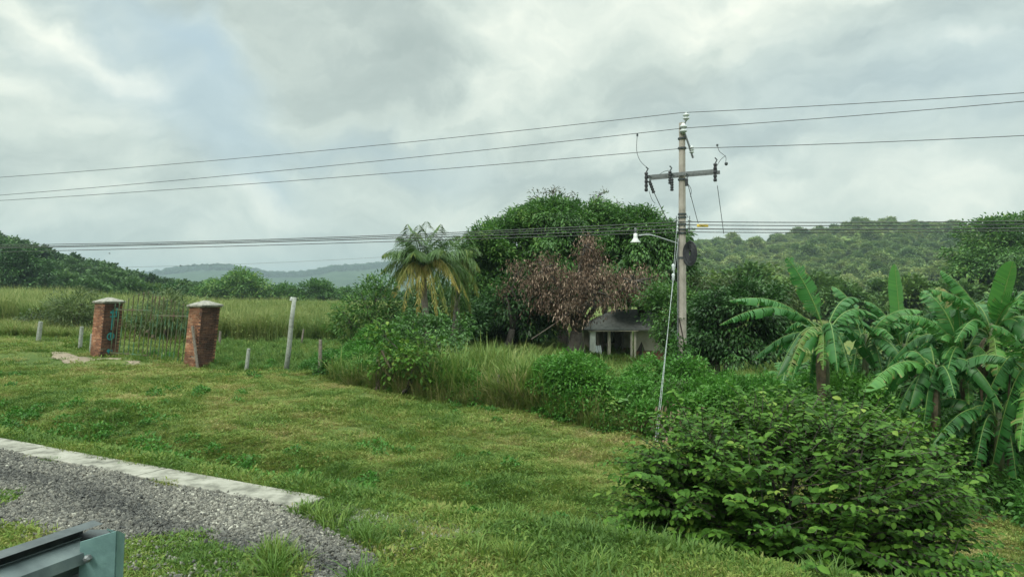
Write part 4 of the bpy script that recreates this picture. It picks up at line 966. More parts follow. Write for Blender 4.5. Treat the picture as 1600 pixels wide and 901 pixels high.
# bush trees left of the palm
tree('bushy_tree', 'rounded dark green bush tree left of the palm', 'tree', 575, 27,
     [B_(575, 480, 27, 42, 36), B_(548, 505, 27, 30, 34), B_(605, 505, 27, 38, 34), B_(590, 450, 27, 22, 16), B_(620, 525, 26, 30, 22)], 13, 30, .27, .16, .06, MT['mango'], .1, droop=.2, tw=80, bias=-.05)
tree('slender_sapling', 'thin sapling poking above the bush tree', 'sapling', 583, 27.5, [B_(582, 438, 27.5, 12, 9), B_(598, 446, 27.5, 9, 7), B_(570, 452, 27.5, 10, 8)], 8, 9, .16, .16, .06, MT['mango'], .04, fork=.8, tw=40, shell=.2)
tree('hedge_shrub', 'large-leaved shrub at the left end of the hedge', 'shrub', 650, 19.5,
     [B_(640, 560, 19.6, 36, 22), B_(670, 575, 19.4, 26, 26), B_(610, 575, 19.8, 26, 20), B_(600, 525, 20.5, 24, 24), B_(655, 535, 20.2, 26, 14)], 22, 11, .17, .15, .085, MT['bush'], .05, 'shrubs of the hedge', droop=.3, tw=80, bias=.12, stems=3, fork=.15, full=True)
tree('hedge_shrub', 'dark shrub below the palm fronds', 'shrub', 690, 22,
     [B_(690, 540, 22, 38, 26), B_(650, 515, 24, 34, 30), B_(715, 520, 24, 24, 26), B_(680, 512, 25, 26, 22)], 20, 22, .2, .16, .07, MT['mango'], .05, 'shrubs of the hedge', droop=.3, tw=60, stems=3, fork=.15)
tree('hedge_shrub', 'round light green shrub beside the stay wires', 'shrub', 1045, 16.8,
     [B_(1050, 625, 16.8, 42, 26), B_(1020, 620, 17, 28, 22), B_(1082, 645, 16.5, 28, 24)], 18, 34, .13, .09, .03, MT['olive'], .04, 'shrubs of the hedge', droop=.2, tw=60, stems=3, fork=.15, bias=-.08)
tree('hedge_shrub', 'leafy bright green shrub at the foot of the stay wires', 'shrub', 985, 16.6,
     [B_(985, 642, 16.5, 34, 18), B_(955, 635, 16.8, 24, 16), B_(1010, 655, 16.3, 20, 14)], 16, 12, .13, .14, .075, MT['mango'], .03, 'shrubs of the hedge', droop=.2, tw=60, stems=3, fork=.15, bias=.3, full=True)
x, y = XY(1045, 16.0); root = empty('dead_bush', (x, y, gzz(x, y)), 'clump of dry brown leaves at the hedge foot beside the stay wires', 'dead bush')
c, C = hang([B_(1042, 662, 15.8, 24, 17), B_(1065, 668, 15.6, 14, 14)], 22, 'dead_leaves', root); local(c, root)
o = branchy((x, y, gzz(x, y)), [tuple(q) for q in C[:12]], .02, root, MT['wood'], 'stems', .1); local(o, root)
# brushwood pile at the left end of the hedge
x, y = XY(605, 19.9); mb = MB()
for i in range(46):
    a = random.uniform(0, 6.28); r1 = random.uniform(.1, .55); b1 = Vector((math.cos(a) * r1, math.sin(a) * r1 * .5, -.03)); t1 = Vector((b1.x * .2 + random.uniform(-.2, .2), b1.y * .2, random.uniform(.5, 1.15)))
    mb.tube([b1, b1.lerp(t1, .5) + Vector((random.uniform(-.08, .08), 0, random.uniform(-.05, .08))), t1], [.016, .012, .006], 5)
mb.tube([(-.1, -.3, 1.1), (.45, -.4, 0.0)], [.03, .035], 6); mb.tube([(.0, -.3, .5), (.5, -.45, 0.1)], [.02, .03], 6)
tag(mb.build('brushwood_pile', MT['deadstem'], loc=(x, y, gzz(x, y))), 'pile of dry brown sticks leaning against the hedge end', 'brushwood')

# ------------------------------------------------------------------ coconut palms
def frond(base, tip, up, n=46, Ll=.62, tint=.35, wd=.032, tsd=.08, hang_=.55):
    base = Vector(base); tip = Vector(tip); c = base.lerp(tip, .45) + Vector((0, 0, up)); pts = []
    for i in range(n + 1):
        t_ = i / n; pts.append(base * (1 - t_) ** 2 + c * 2 * t_ * (1 - t_) + tip * t_ ** 2)
    mb = MB(); rp = pts[::4] + [pts[-1]]; mb.t = min(1, tint + .12); mb.tube(rp, [.028 * (1 - .85 * i / (len(rp) - 1)) for i in range(len(rp))], 5)
    rv = np.array(mb.V); rf4 = np.array([f for f in mb.F if len(f) == 4])
    A0 = []; A1 = []; LL = []; WW = []; TT = []
    for i in range(5, n + 1):
        t_ = i / n; p = pts[i]; tg = (pts[min(i + 1, n)] - pts[i - 1]).normalized(); sd_ = tg.cross(Vector((0, 0, 1)))
        if sd_.length < .05: sd_ = Vector((1, 0, 0))
        sd_.normalize(); l_ = Ll * (math.sin(math.pi * min(1, .12 + t_ * .86)) ** .6) * random.uniform(.85, 1.1)
        for s in (-1, 1):
            dv = sd_ * s * .8 + tg * .65 + Vector((0, 0, -hang_ * (.5 + t_))) + Vector((random.uniform(-.1, .1), random.uniform(-.1, .1), random.uniform(-.12, .08)))
            A0.append(p); A1.append(dv); LL.append(l_); WW.append(wd); TT.append(min(1, max(0, random.gauss(tint, tsd) + .35 * (t_ > .85) * random.random())))
    a = leafmesh(np.array(A0), np.array(A1), np.array(LL), np.array(WW), np.array(TT), droop=.28, fold=.1)
    return join([a, (rv, [rf4], np.full(len(rv), tint))])
def palm(px, d, cpy, label, tips, trunk_r=.13, lean=.3):
    x, y = XY(px, d); zg = gzz(x, y); root = empty('coconut_palm', (x, y, zg), label, 'palm tree', 'coconut palms')
    ctr = P(px, cpy, d); h = ctr.z - zg; rings = []; rr = []
    for i in range(15):
        t_ = i / 14; rings.append((lean * (1 - t_) ** 2 - lean * 0, 0, h * t_ - .1)); rr.append(trunk_r * (1.25 - .4 * t_) * (1 + .05 * (i % 2)))
    MB().tube(rings, rr, 9).build('trunk', MT['palmbark'], root, smooth=True)
    mb = MB()
    for i in range(9):
        a = i * .7; mb.lathe([(.02, -.12), (.10, -.05), (.11, .04), (.03, .12)], (.2 * math.cos(a), .2 * math.sin(a), h - .12 - .05 * (i % 2)), 8)
    mb.build('coconuts', MT['stem'], root, smooth=True)
    for tx, ty, dy, up, tn in tips:
        tp = P(tx, ty, d) - Vector((x, y, zg)); tp.y = dy
        V, Fs, T_ = frond((random.uniform(-.05, .05), random.uniform(-.05, .05), h), tp, up, tint=tn, Ll=.85 if tn < .6 else .62, hang_=.6 if tn < .5 else 1.3, wd=.036, n=70)
        mk('frond', V, Fs, MT['palm'], root, T_)
palm(662, 29, 420, 'coconut palm with yellowing drooping fronds, in front of the grove',
     [(618, 368, .6, .75, .25), (640, 352, -.5, .6, .3), (664, 344, .5, .3, .25), (690, 352, -.5, .6, .25), (716, 366, .6, .8, .3), (650, 348, .9, .4, .3), (604, 400, -.9, 1.0, .35), (738, 392, -.4, .75, .32), (598, 425, -.3, 1.1, .42), (610, 395, 1.0, .8, .3),
      (742, 435, .3, 1.1, .36), (600, 465, -.6, 1.7, .55), (614, 480, -1.3, 1.9, .72), (640, 492, -2.1, 1.7, .85), (664, 500, -2.3, 1.6, .92), (628, 462, -2.0, 1.4, .8), (706, 488, -1.8, 1.7, .6), (734, 468, -.6, 1.8, .66), (722, 455, -1.5, 1.6, .88), (692, 496, -2.1, 1.7, .85), (700, 400, -.4, 1.0, .3), (635, 390, .4, .9, .3), (680, 370, 1.4, .6, .3), (655, 366, -1.3, .7, .3), (612, 450, .8, 1.4, .5),
      (660, 385, 1.8, .6, .3), (720, 415, 1.6, .9, .3), (625, 410, 1.6, .8, .3), (655, 400, -1.7, .9, .33), (700, 395, -1.6, .8, .3)])
palm(716, 31.5, 410, 'smaller coconut palm half hidden behind the yellowing one',
     [(700, 372, .6, .5, .3), (728, 368, -.5, .5, .32), (744, 385, .4, .6, .38), (750, 420, -.4, .9, .4), (748, 460, -.5, 1.3, .55), (735, 490, .5, 1.5, .5), (690, 470, -1, 1.3, .45), (708, 495, -.9, 1.3, .6), (672, 400, 1.2, .8, .3), (680, 440, -.8, 1.0, .4), (725, 505, -.6, 1.4, .45)], .12, -.3)
x, y = XY(696, 29.6); 
# ------------------------------------------------------------------ banana plants
def bleaf(base, tip, up, W=.30, tint=.5, torn=.5, name='leaf', root=None, hangd=.35, side=None, seg=60, start=.16):
    W = W * (1.0 if torn > .2 else .72)
    base = Vector(base); tip = Vector(tip); c = base.lerp(tip, .5) + Vector((0, 0, up)); n = seg; pts = []
    if torn > .3: c = c + Vector((0, 0, up * .35)) + (base - tip) * .12
    for i in range(n + 1):
        t_ = i / n; pts.append(base * (1 - t_) ** 2 + c * 2 * t_ * (1 - t_) + tip * t_ ** 2)
    mb = MB(); rp = pts[::3]
    if rp[-1] != pts[-1]: rp = rp + [pts[-1]]
    mb.tube(rp, [.014 * (1 - .9 * i / (len(rp) - 1)) + .003 for i in range(len(rp))], 6); rv = np.array(mb.V); rf = np.array([f for f in mb.F if len(f) == 4])
    V = []; Q = []; T_ = []
    def wid(t_):
        q = (t_ - start) / (1 - start)
        return 0 if q <= 0 else W * min(1, (q / .16) ** .6) * max(0.0, 1 - max(0, (q - .55) / .45) ** 2.2) ** .7
    ref = Vector(side) if side is not None else Vector((0, 0, 1))
    for s in (-1, 1):
        drp = hangd * random.uniform(.8, 1.2); jump = 0; cur = 0.0; ragg = 1
        for i in range(n):
            t0 = i / n; t1 = (i + 1) / n
            if t1 <= start: continue
            if random.random() < torn * .55: cur = random.uniform(-.30, .50) * torn * 1.5; jump = 1; ragg = random.uniform(.72, 1.05) if torn > .3 else 1
            tn = min(1, max(0, random.gauss(tint, .05) + (.06 if s > 0 else 0)))
            gap = (.15 + .5 * random.random()) * jump; jump = 0; brn = random.random() < .10 * (torn > .3)
            for e, tq, pp in ((0, t0, pts[i]), (1, t1 - gap / n, pts[i].lerp(pts[i + 1], 1 - gap))):
                tg = (pts[min(i + 1, n)] - pts[max(i - 1, 0)]).normalized(); sd_ = tg.cross(ref); sd_.normalize(); nm = sd_.cross(tg).normalized()
                w_ = wid(tq) * (1 - .12 * gap) * ragg; a = drp + cur
                o1 = pp + (sd_ * s * math.cos(a * .5) - nm * math.sin(a * .5)) * w_ * .5 + tg * w_ * .12
                o2 = o1 + (sd_ * s * math.cos(a * 1.5) - nm * math.sin(a * 1.5)) * w_ * .5 + tg * w_ * .16
                V += [pp, o1, o2]; T_ += [tn, tn, 1.0 if brn else tn]
            b = len(V) - 6; Q += [(b, b + 1, b + 4, b + 3), (b + 1, b + 2, b + 5, b + 4)]
    V = np.array(V); nv = len(V); Vall = np.concatenate([V, rv]); midx = [0] * len(Q) + [1] * len(rf)
    o = mk(name, Vall, [np.array(Q), rf + nv], [MT['banana'], MT['rib']], root, np.concatenate([T_, np.full(len(rv), .5)]), midx)
    return o
def banana(px, cpy, d, label, leaves, stem_r=.085, flower=None, extra=6, dry=3, lean=0):
    x, y = XY(px, d); zg = gzz(x, y); root = empty('banana_plant', (x, y, zg), label, 'banana plant', 'banana plants')
    h = P(px, cpy, d).z - zg
    mb = MB(); mb.tube([(lean, 0, -.15), (lean * .6, 0, h * .33), (lean * .2, 0, h * .7), (0, 0, h + .12)], [stem_r * 1.35, stem_r * 1.1, stem_r * .85, stem_r * .5], 10); mb.build('pseudostem', MT['stem'], root, smooth=True)
    for tx, ty, dy, up, W, tn, torn in leaves:
        tp = P(tx, ty, d) - Vector((x, y, zg)); f_ = (d + dy) / d; q = P(tx, ty, d + dy); tp = q - Vector((x, y, zg))
        bs = Vector((random.uniform(-.04, .04), random.uniform(-.04, .04), h - random.uniform(0, .25)))
        vert = abs(tp.x) < .45 * (tp.z - h) if tp.z > h else False
        bleaf(bs, tp, up, W, tn, torn, root=root, side=(random.uniform(-.3, .3), -1, .2) if vert else None, hangd=.25 if vert else .85)
    for k in range(extra):
        a = random.uniform(0, 6.28); Lr = random.uniform(1.1, 1.8); q = Vector((math.cos(a) * Lr, math.sin(a) * Lr, h - random.uniform(.1, 1.0)))
        bleaf((0, 0, h - .15), q, random.uniform(.5, .9), .24, random.uniform(.2, .5), .6, root=root, hangd=.8)
    for k in range((dry + 1) // 2):                          # dead sheaths hanging down the stem
        a = random.uniform(0, 6.28); rr = stem_r + .06; l_ = random.uniform(.7, 1.4); V, Fs, T_ = [], [], []
        mb = MB(); z0 = h - .15 - .15 * k
        c1 = Vector((math.cos(a) * rr, math.sin(a) * rr, z0)); pts = [c1, c1 + Vector((math.cos(a) * .12, math.sin(a) * .12, -.25 * l_)), c1 + Vector((math.cos(a) * .06, math.sin(a) * .06, -l_))]
        w_ = .05; sdv = Vector((-math.sin(a), math.cos(a), 0)); vs = []
        for i, p in enumerate(arc(pts, 4)):
            ww = w_ * math.sin(math.pi * (.15 + .8 * i / 8)) + .01; vs += [p + sdv * ww, p + Vector((math.cos(a), math.sin(a), 0)) * .02, p - sdv * ww]
        m_ = len(vs) // 3; mb.add(vs, [(3 * i + j, 3 * i + j + 1, 3 * i + j + 4, 3 * i + j + 3) for i in range(m_ - 1) for j in (0, 1)]); mb.build('dry_leaf', MT['deadstem'], root)
    if flower:
        q = [P(a, b, d - .35) - Vector((x, y, zg)) for a, b in flower]
        MB().tube([(0, 0, h)] + arc(q, 4), .025, 6).build('flower_stalk', MT['rib'], root, smooth=True)
        mb = MB(); e_ = q[-1]
        for k in range(7):
            a = k * .9; mb.tube([e_, e_ + Vector((.06 * math.cos(a), .06 * math.sin(a), -.12)), e_ + Vector((.05 * math.cos(a + 1), .05 * math.sin(a), -.30 - .04 * k))], [.02, .03, .006], 5)
        mb.lathe([(.01, -.2), (.045, -.1), (.04, -.0), (.01, .05)], e_, 8); mb.build('withered_flower', MT['deadstem'], root)
    return root
# leaf rows: tip px, tip py, depth offset, arch, half width, tint, tornness
banana(1290, 522, 14.5, 'banana plant nearest the pole, one torn leaf standing upright over it',
       [(1229, 402, .3, .30, .24, .45, .75), (1138, 470, -.3, .62, .24, .5, .8), (1124, 508, -.8, .72, .24, .5, .9), (1228, 590, -1.0, .75, .22, .85, .8), (1286, 578, -1.2, .5, .22, .8, .8), (1368, 520, .6, .55, .24, .45, .8), (1375, 500, .9, .6, .22, .5, .8), (1262, 612, .3, .8, .22, .4, .8), (1330, 590, -.9, .7, .22, .5, .8), (1212, 560, 1.4, .7, .22, .35, .8), (1345, 470, 1.4, .6, .22, .4, .8), (1225, 520, .8, .6, .22, .4, .8)], dry=5)
banana(1352, 530, 15.6, 'banana plant second from the pole, with leaves arching to the right',
       [(1442, 486, -.4, .50, .27, .55, .8), (1396, 530, -1, .5, .24, .5, .8), (1412, 572, -.9, .75, .24, .5, .8), (1300, 447, .4, .42, .24, .45, .8), (1415, 505, .9, .55, .24, .4, .8), (1310, 480, 1, .55, .22, .4, .8), (1330, 600, -.7, .7, .22, .4, .8), (1435, 520, 1, .6, .25, .5, .8), (1290, 560, .4, .7, .22, .35, .8), (1385, 620, -.6, .7, .22, .35, .8)], dry=4)
banana(1412, 545, 16.4, 'banana plant behind with a pale paddle leaf showing against the hill',
       [(1398, 412, .3, .05, .30, .62, .12), (1350, 470, .2, .5, .25, .45, .8), (1478, 505, .2, .6, .25, .5, .8), (1362, 505, -.7, .5, .24, .5, .8), (1468, 520, -.7, .55, .24, .5, .8), (1470, 560, .9, .6, .24, .4, .8), (1380, 600, -.5, .8, .22, .35, .8), (1460, 600, -.5, .8, .22, .3, .8), (1350, 520, 1.1, .6, .24, .4, .8)], dry=3)
banana(1462, 580, 12.6, 'banana plant with one long leaf arching low over the bush',
       [(1348, 612, -.9, .62, .27, .68, .7), (1404, 560, .4, .5, .24, .5, .8), (1400, 600, .9, .6, .26, .5, .8), (1530, 560, .8, .5, .26, .5, .8), (1540, 610, -.4, .5, .24, .45, .8), (1440, 690, -.5, .7, .22, .35, .8), (1420, 640, -.4, .6, .24, .4, .8), (1400, 650, -.2, .6, .22, .4, .8)], dry=5)
banana(1505, 555, 13.2, 'banana plant with a hanging flower stalk and withered brown flower',
       [(1404, 494, .0, .50, .27, .58, .6), (1438, 456, .6, .50, .26, .5, .8), (1475, 560, -.9, .35, .24, .55, .8), (1514, 632, -1.0, .42, .26, .72, .8), (1466, 448, .5, .1, .30, .88, .1), (1497, 482, -.3, .05, .16, .4, .1), (1580, 480, .3, .45, .24, .5, .8), (1560, 590, -.8, .6, .24, .6, .8), (1552, 690, .2, .9, .22, .35, .8), (1450, 660, .3, .9, .22, .3, .8), (1565, 530, 1.1, .5, .26, .4, .8), (1470, 530, -.8, .45, .24, .6, .8)],
       flower=[(1512, 590), (1520, 640), (1520, 722)], dry=6)
banana(1550, 515, 13.0, 'banana plant with a broad untorn leaf standing upright',
       [(1583, 408, -.2, .05, .36, .62, .05), (1470, 422, .3, .34, .27, .55, .8), (1450, 452, -.4, .38, .26, .55, .8), (1640, 440, .3, .45, .25, .5, .8), (1560, 600, -1.0, .5, .24, .8, .8), (1492, 535, -1.2, .5, .24, .55, .8), (1650, 520, -.5, .5, .26, .55, .8), (1580, 650, .4, .8, .22, .4, .8), (1500, 500, 1.2, .5, .26, .45, .8), (1600, 470, -.9, .4, .26, .55, .8), (1510, 475, .9, .4, .24, .4, .8)], dry=6)
banana(1615, 580, 11.6, 'banana plant at the right picture edge, leaves hanging to the ground',
       [(1548, 508, -.5, .45, .27, .6, .8), (1592, 705, -.9, .5, .24, .75, .8), (1530, 650, .3, .9, .24, .35, .8), (1700, 520, 0, .5, .25, .5, .8), (1545, 750, .3, .9, .24, .3, .8), (1640, 640, .4, .7, .26, .4, .8), (1560, 570, .8, .5, .24, .4, .8), (1640, 760, -.6, .8, .24, .4, .8)], dry=6)
banana(1560, 655, 12.2, 'short banana sucker low in the clump at the right',
       [(1500, 640, .2, .5, .24, .35, .8), (1475, 710, -.2, .8, .22, .35, .8), (1540, 640, .6, .5, .26, .4, .8), (1610, 620, .2, .5, .22, .35, .7), (1590, 770, -.7, .8, .22, .4, .8), (1520, 750, -.6, .8, .22, .3, .8)], dry=3, extra=3)
banana(1230, 592, 19, 'small low banana plant in the clearing behind the big bush',
       [(1192, 584, 0, .3, .2, .6, .6), (1265, 566, .3, .35, .2, .5, .6), (1215, 566, .5, .3, .2, .5, .6), (1250, 610, -.4, .4, .2, .5, .6)], .07, dry=1)
# dark growth behind and between the banana stems
tree('shade_tree', 'dark tree filling the gap behind the banana stems', 'tree', 1480, 18.5,
     [B_(1440, 560, 18.5, 60, 60), B_(1330, 600, 18.5, 60, 40), B_(1430, 640, 15.5, 60, 40), B_(1490, 530, 18, 50, 40), B_(1520, 700, 13.8, 50, 45), B_(1590, 730, 12.8, 50, 45), B_(1520, 570, 18, 60, 70), B_(1600, 560, 18, 60, 80), B_(1400, 600, 18.5, 45, 45), B_(1570, 650, 16.5, 60, 50), B_(1480, 640, 17, 55, 45)], 20, 32, .3, .19, .09, MT['dark'], .13, droop=.3, tw=60, stems=3, fork=.2)
tree('shade_tree', 'broad tree crown on the skyline at the right edge, above the bananas', 'tree', 1570, 95,
     [B_(1560, 380, 95, 50, 30), B_(1610, 375, 95, 45, 36), B_(1540, 405, 93, 45, 24), B_(1580, 420, 90, 60, 26), B_(1550, 352, 95, 26, 8), B_(1585, 346, 95, 22, 6), B_(1650, 390, 95, 50, 50), B_(1510, 425, 92, 30, 16)],
     2.6, 34, .75, .5, .26, MT['mango'], .5, droop=.1, tw=60, bias=.08)

tree('low_shrub', 'low dark leafy shrub hiding the banana stems behind the big bush', 'shrub', 1400, 12.2,
     [B_(1320, 640, 13.2, 50, 26), B_(1380, 660, 12.8, 50, 30), B_(1430, 690, 12.2, 50, 34), B_(1480, 730, 11.8, 46, 34), B_(1540, 760, 11.3, 50, 30), B_(1600, 790, 10.8, 50, 30), B_(1490, 780, 11, 40, 26)], 17, 24, .2, .13, .06, MT['bush'], .05, droop=.3, tw=50, stems=3, fork=.2, bias=-.12)
# ------------------------------------------------------------------ big bush in the foreground
bx, by = XY(1235, 6.6); root = empty('roadside_bush', (bx, by, gzz(bx, by)), 'large broad-leaved bush in front, growing beside the kerb', 'bush')
blobs = [B_(1230, 775, 6.6, 190, 115), B_(1110, 785, 6.6, 110, 85), B_(1340, 785, 6.7, 115, 100), B_(1175, 712, 6.9, 95, 45), B_(1270, 698, 7.0, 95, 42), B_(1160, 905, 5.9, 150, 45), B_(1320, 905, 5.9, 120, 45), B_(1200, 870, 6.3, 170, 60), B_(1350, 860, 6.4, 130, 60), B_(1050, 755, 6.8, 62, 34), B_(1400, 765, 6.8, 50, 36), B_(1040, 840, 6.6, 70, 45), B_(1410, 830, 6.7, 50, 36), B_(1170, 662, 7.2, 26, 16), B_(1335, 685, 7.1, 62, 24), B_(1230, 655, 7.2, 30, 12), B_(1385, 705, 7.0, 30, 18)]
cen = np.array(blobs[0][0]); sprays = clumps(blobs, 150, .45); base = np.array((bx, by, gzz(bx, by)))
outd = unit(sprays - base - np.array((0, 0, .6))); lv = []; tws = []
Pn = []; Dn = []; Tn = []; Ls = []
for q, od in zip(sprays, outd):
    dv = unit(od + rng.normal(0, .35, 3)); dv = unit(dv * np.array((1, 1, .45)) + np.array((0, 0, -.02))); ln = rng.uniform(.25, .55); k_ = int(ln / .026); tn = np.clip(rng.normal(.42, .12), 0, 1)
    sd_ = unit(np.cross(dv, (0, 0, 1.)))
    tws.append((q - dv * .1, q + dv * ln * .5 + np.array((0, 0, .015)), q + dv * ln - np.array((0, 0, .03))))
    for i in range(k_):
        s = i / k_; Pn.append(q + dv * ln * s + np.array((0, 0, .02 * math.sin(3 * s)))); Dn.append(dv * .55 + sd_ * (1 if i % 2 else -1) * .85 + rng.normal(0, .22, 3) + np.array((0, 0, -.22)))
        Tn.append(np.clip(tn + .25 * s * s + rng.normal(0, .10), 0, 1)); Ls.append(np.clip(rng.gamma(12, .0070), .05, .13) * (1 - .3 * s))
Ls = np.array(Ls); V, Fs, T_ = leafmesh(np.array(Pn), np.array(Dn), Ls, Ls * .55, np.array(Tn), True, droop=.22, fold=.14)
o = mk('foliage', V, Fs, MT['bush'], root, T_, smooth=True); local(o, root)
mb = MB(); b0 = Vector(base)
for i in range(16):
    tgt = Vector(sprays[rng.integers(len(sprays))]); st_ = b0 + Vector((random.uniform(-.25, .25), random.uniform(-.2, .2), -.1)); mb.tube([st_, st_.lerp(tgt, .5) + Vector((0, 0, .2)), tgt], [.03, .018, .008], 6)
for a, b_, c in tws: mb.tube([a, b_, c], [.005, .004, .002], 3, False)
o = mb.build('stems', MT['bark'], root); local(o, root)
# pale flower-like sprigs / rocks seen at the verge
q = XY(1590, 6.0)
mb = MB(); mb.lathe([(.05, -.05), (.17, 0), (.15, .07), (.05, .11)], (0, 0, 0), 9)
for i, v_ in enumerate(mb.V): mb.V[i] = (v_[0] * 1.3 * random.uniform(.85, 1.1), v_[1] * random.uniform(.85, 1.1), v_[2])
x, y = XY(1588, 8.2); tag(mb.build('rock', MT['caprock'], loc=(x, y, gzz(x, y))), 'grey brown stone lying in the grass at the right corner', 'rock')

# ------------------------------------------------------------------ middle-distance trees beyond the field
MG = 'trees beyond the crop field'
def midtree(px, top, wpx, d, label, m, bias=0):
    base_ = 490; h = base_ - top; cy = top + h * .42
    bl = [B_(px, cy, d, wpx * .30, h * .36), B_(px - wpx * .25, cy + h * .12, d, wpx * .24, h * .28), B_(px + wpx * .25, cy + h * .1, d, wpx * .25, h * .28), B_(px + wpx * .08, top + h * .2, d, wpx * .2, h * .2)]
    s = d / F; tree('field_tree', label, 'tree', px, d, bl, 3.2, 22, .8, .55, .3, MT[m], .3, MG, droop=.15, tw=30, bias=bias)
midtree(372, 424, 120, 150, 'pale green flat-topped tree, largest beyond the field', 'mango', .25)
midtree(318, 446, 60, 160, 'dark low tree just left of the pale flat-topped one', 'mango')
midtree(262, 444, 60, 150, 'dark tree behind the gate, at the end of the wooded rise', 'dark', .1)
midtree(440, 446, 80, 150, 'round tree just left of the tall grey post', 'mango', .1)
midtree(492, 440, 84, 152, 'round dark tree just right of the tall grey post', 'mango', -.05)
midtree(532, 450, 60, 175, 'hazy tree between the grey post and the bush tree', 'mango', .0)
midtree(20, 384, 120, 125, 'high spreading tree on the left picture edge', 'dark', .05)
# leafy bushes at the edge of the crop
CG = 'willowy bushes at the edge of the crop'
tree('field_bush', 'tall feathery bush left of the graffiti pillar', 'bush', 128, 34, [B_(126, 476, 34, 26, 24), B_(112, 500, 34, 30, 26), B_(146, 500, 34, 20, 28), B_(95, 480, 34.5, 22, 18)], 20, 26, .26, .22, .04, MT['olive'], .05, CG, droop=.1, tw=40, bias=.1)
tree('field_bush', 'tall feathery bush behind the middle of the gate', 'bush', 262, 33, [B_(258, 478, 33, 32, 24), B_(235, 500, 33, 26, 26), B_(285, 495, 33, 22, 24)], 20, 26, .26, .22, .04, MT['olive'], .05, CG, droop=.1, tw=40, bias=.1)
tree('field_bush', 'low dark bush in the grass near the leftmost fence post', 'bush', 44, 35, [B_(44, 500, 35, 22, 14), B_(60, 490, 35, 12, 10)], 12, 24, .26, .2, .05, MT['olive'], .04, CG, droop=.1, tw=20, bias=-.1)

# ------------------------------------------------------------------ guard rail end beside the camera
gr = empty('guard_rail', (-2.15, 3.55, 0), 'blue grey steel guard rail end with a teal folded end plate', 'guard rail')
def gp(px, py, d): q = P(px, py, d); return Vector((q.x + 2.15, q.y - 3.55, q.z))
# W-beam: folded section swept from the plate towards lower left
def sweep(A, Bv, sec, upv, outv, m, name):
    A = Vector(A); Bv = Vector(Bv); vs = []; n_ = len(sec)
    for p in (A, Bv):
        for a, b_ in sec: vs.append(p + outv * a + upv * b_)
        for a, b_ in sec[::-1]: vs.append(p + outv * (a - .006) + upv * b_)
    k = 2 * n_; fs = [(i, (i + 1) % k, k + (i + 1) % k, k + i) for i in range(k)] + [tuple(range(k))[::-1], tuple(range(k, 2 * k))]
    return MB().add(vs, fs).build(name, MT[m], gr)
beamA = gp(128, 838, 3.50); beamB = gp(-150, 935, 2.75)
dirn = (beamB - beamA).normalized(); upv = Vector((0, 0, 1)); outv = dirn.cross(upv).normalized(); 
if outv.y > 0: outv = -outv
sec = [(0, 0), (-.02, -.015), (.075, -.05), (.085, -.10), (.01, -.13), (.0, -.17), (.02, -.19), (.085, -.22), (.075, -.27), (-.02, -.30), (0, -.31)]
sec = [(-a - .0, b) for a, b in sec]
sweep(beamA, beamB, sec, upv, -outv, 'railgrey', 'beam')
sweep(beamA + Vector((-.02, .13, .03)), beamB + Vector((-.02, .13, .03)), [(-.06, 0), (.0, .012), (.07, -.03), (.075, -.11)], upv, -outv, 'darksteel', 'top_rail')
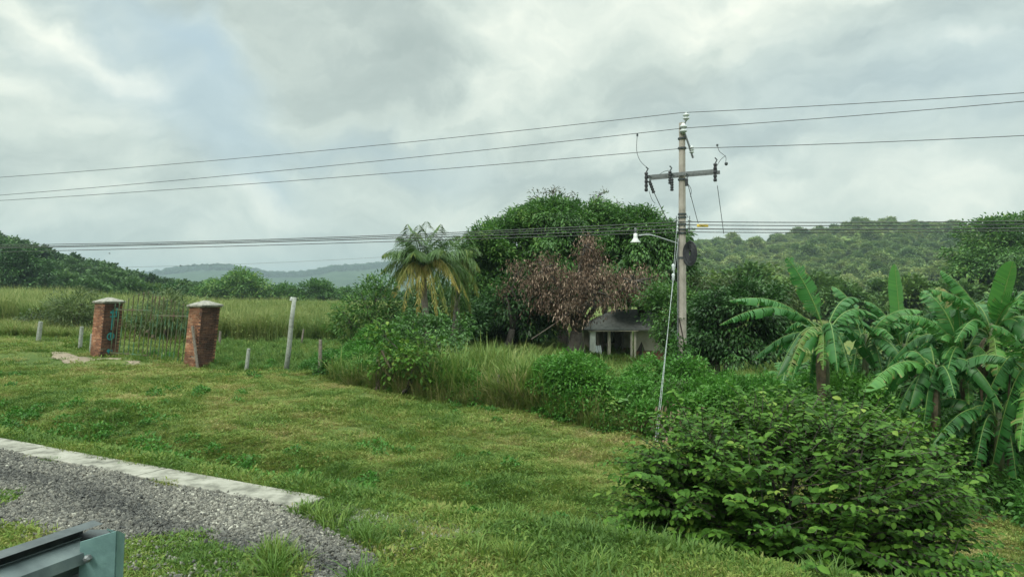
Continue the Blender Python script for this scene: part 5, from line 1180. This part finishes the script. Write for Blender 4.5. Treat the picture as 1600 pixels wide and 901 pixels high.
# teal end plate: a folded channel standing upright
c0 = gp(126, 846, 3.42); c1 = gp(182, 829, 3.42); c2 = gp(194, 834, 3.55)
vs = []
for q, lo in ((c0, -.55), (c1, -.55), (c2, -.50)): vs += [q, Vector((q.x - .02, q.y, q.z + lo))]
vs += [v_ + Vector((.0, .012, 0)) for v_ in vs]
MB().add(vs, [(0, 1, 3, 2), (2, 3, 5, 4), (6, 8, 9, 7), (8, 10, 11, 9), (0, 2, 8, 6), (2, 4, 10, 8), (4, 5, 11, 10), (1, 7, 9, 3), (3, 9, 11, 5), (0, 6, 7, 1)]).build('end_plate', MT['railteal'], gr)
vs = [gp(168, 824, 3.52), gp(182, 829, 3.421), gp(194, 834, 3.551), gp(178, 830, 3.60)]; vs += [v_ - Vector((0, 0, .01)) for v_ in vs]
MB().add(vs, [(0, 1, 2, 3), (7, 6, 5, 4), (0, 4, 5, 1), (1, 5, 6, 2), (2, 6, 7, 3), (3, 7, 4, 0)]).build('top_flange', MT['railteal'], gr)
MB().box(gp(150, 925, 3.62) - Vector((0, 0, .12)), (.13, .12, .85)).build('post', MT['darksteel'], gr)
o = MB().lathe([(.018, 0), (.018, .02), (.008, .03)], gp(140, 870, 3.41), 6, Matrix.Rotation(R(90), 3, 'X')).build('bolt', MT['steel'], gr)

# ------------------------------------------------------------------ birds
def bird(q, s, label, yaw):
    mb = MB(); mb.lathe([(.005, -.22), (.05, -.1), (.065, .0), (.045, .12), (.02, .2)], (0, 0, 0), 8, Matrix.Rotation(R(90), 3, 'Y')); o_ = mb
    for sg in (-1, 1): mb.add([(.08, sg * .04, .02), (-.08, sg * .04, .02), (-.12, sg * .35, .12), (-.02, sg * .62, .05), (.06, sg * .35, .13), (.0, sg * .3, .105)], [(0, 1, 2, 4), (4, 2, 3), (0, 5, 2, 1), (4, 3, 2, 5)])
    o = mb.build('bird', MT['rubber'], loc=q); o.scale = (s, s, s); o.rotation_euler = (0, 0, yaw); return tag(o, label, 'bird', 'birds in the sky at the left')
bird(P(171, 396, 60), .42, 'small dark bird higher up, under the low wires', .6)
bird(P(282, 415, 60), .42, 'small dark bird lower down, over the blue ridge', .2)

# ------------------------------------------------------------------ air
bpy.context.view_layer.update()
hz_ = MB().box((0, 1900, 120), (9000, 5400, 250)).build('haze', None) if False else None
hm = bpy.data.materials.new('haze'); hm.use_nodes = True; t = hm.node_tree; t.nodes.clear()
pv = t.nodes.new('ShaderNodeVolumePrincipled'); pv.inputs['Color'].default_value = (.50, .63, .71, 1); pv.inputs['Density'].default_value = .00030; pv.inputs['Anisotropy'].default_value = .2
mo = t.nodes.new('ShaderNodeOutputMaterial'); t.links.new(pv.outputs[0], mo.inputs['Volume'])
hb = MB().box((0, 0, 65), (14000, 15000, 142)).build('haze', hm); hb['kind'] = 'stuff'; hb['label'] = 'thin pale haze over the valley'
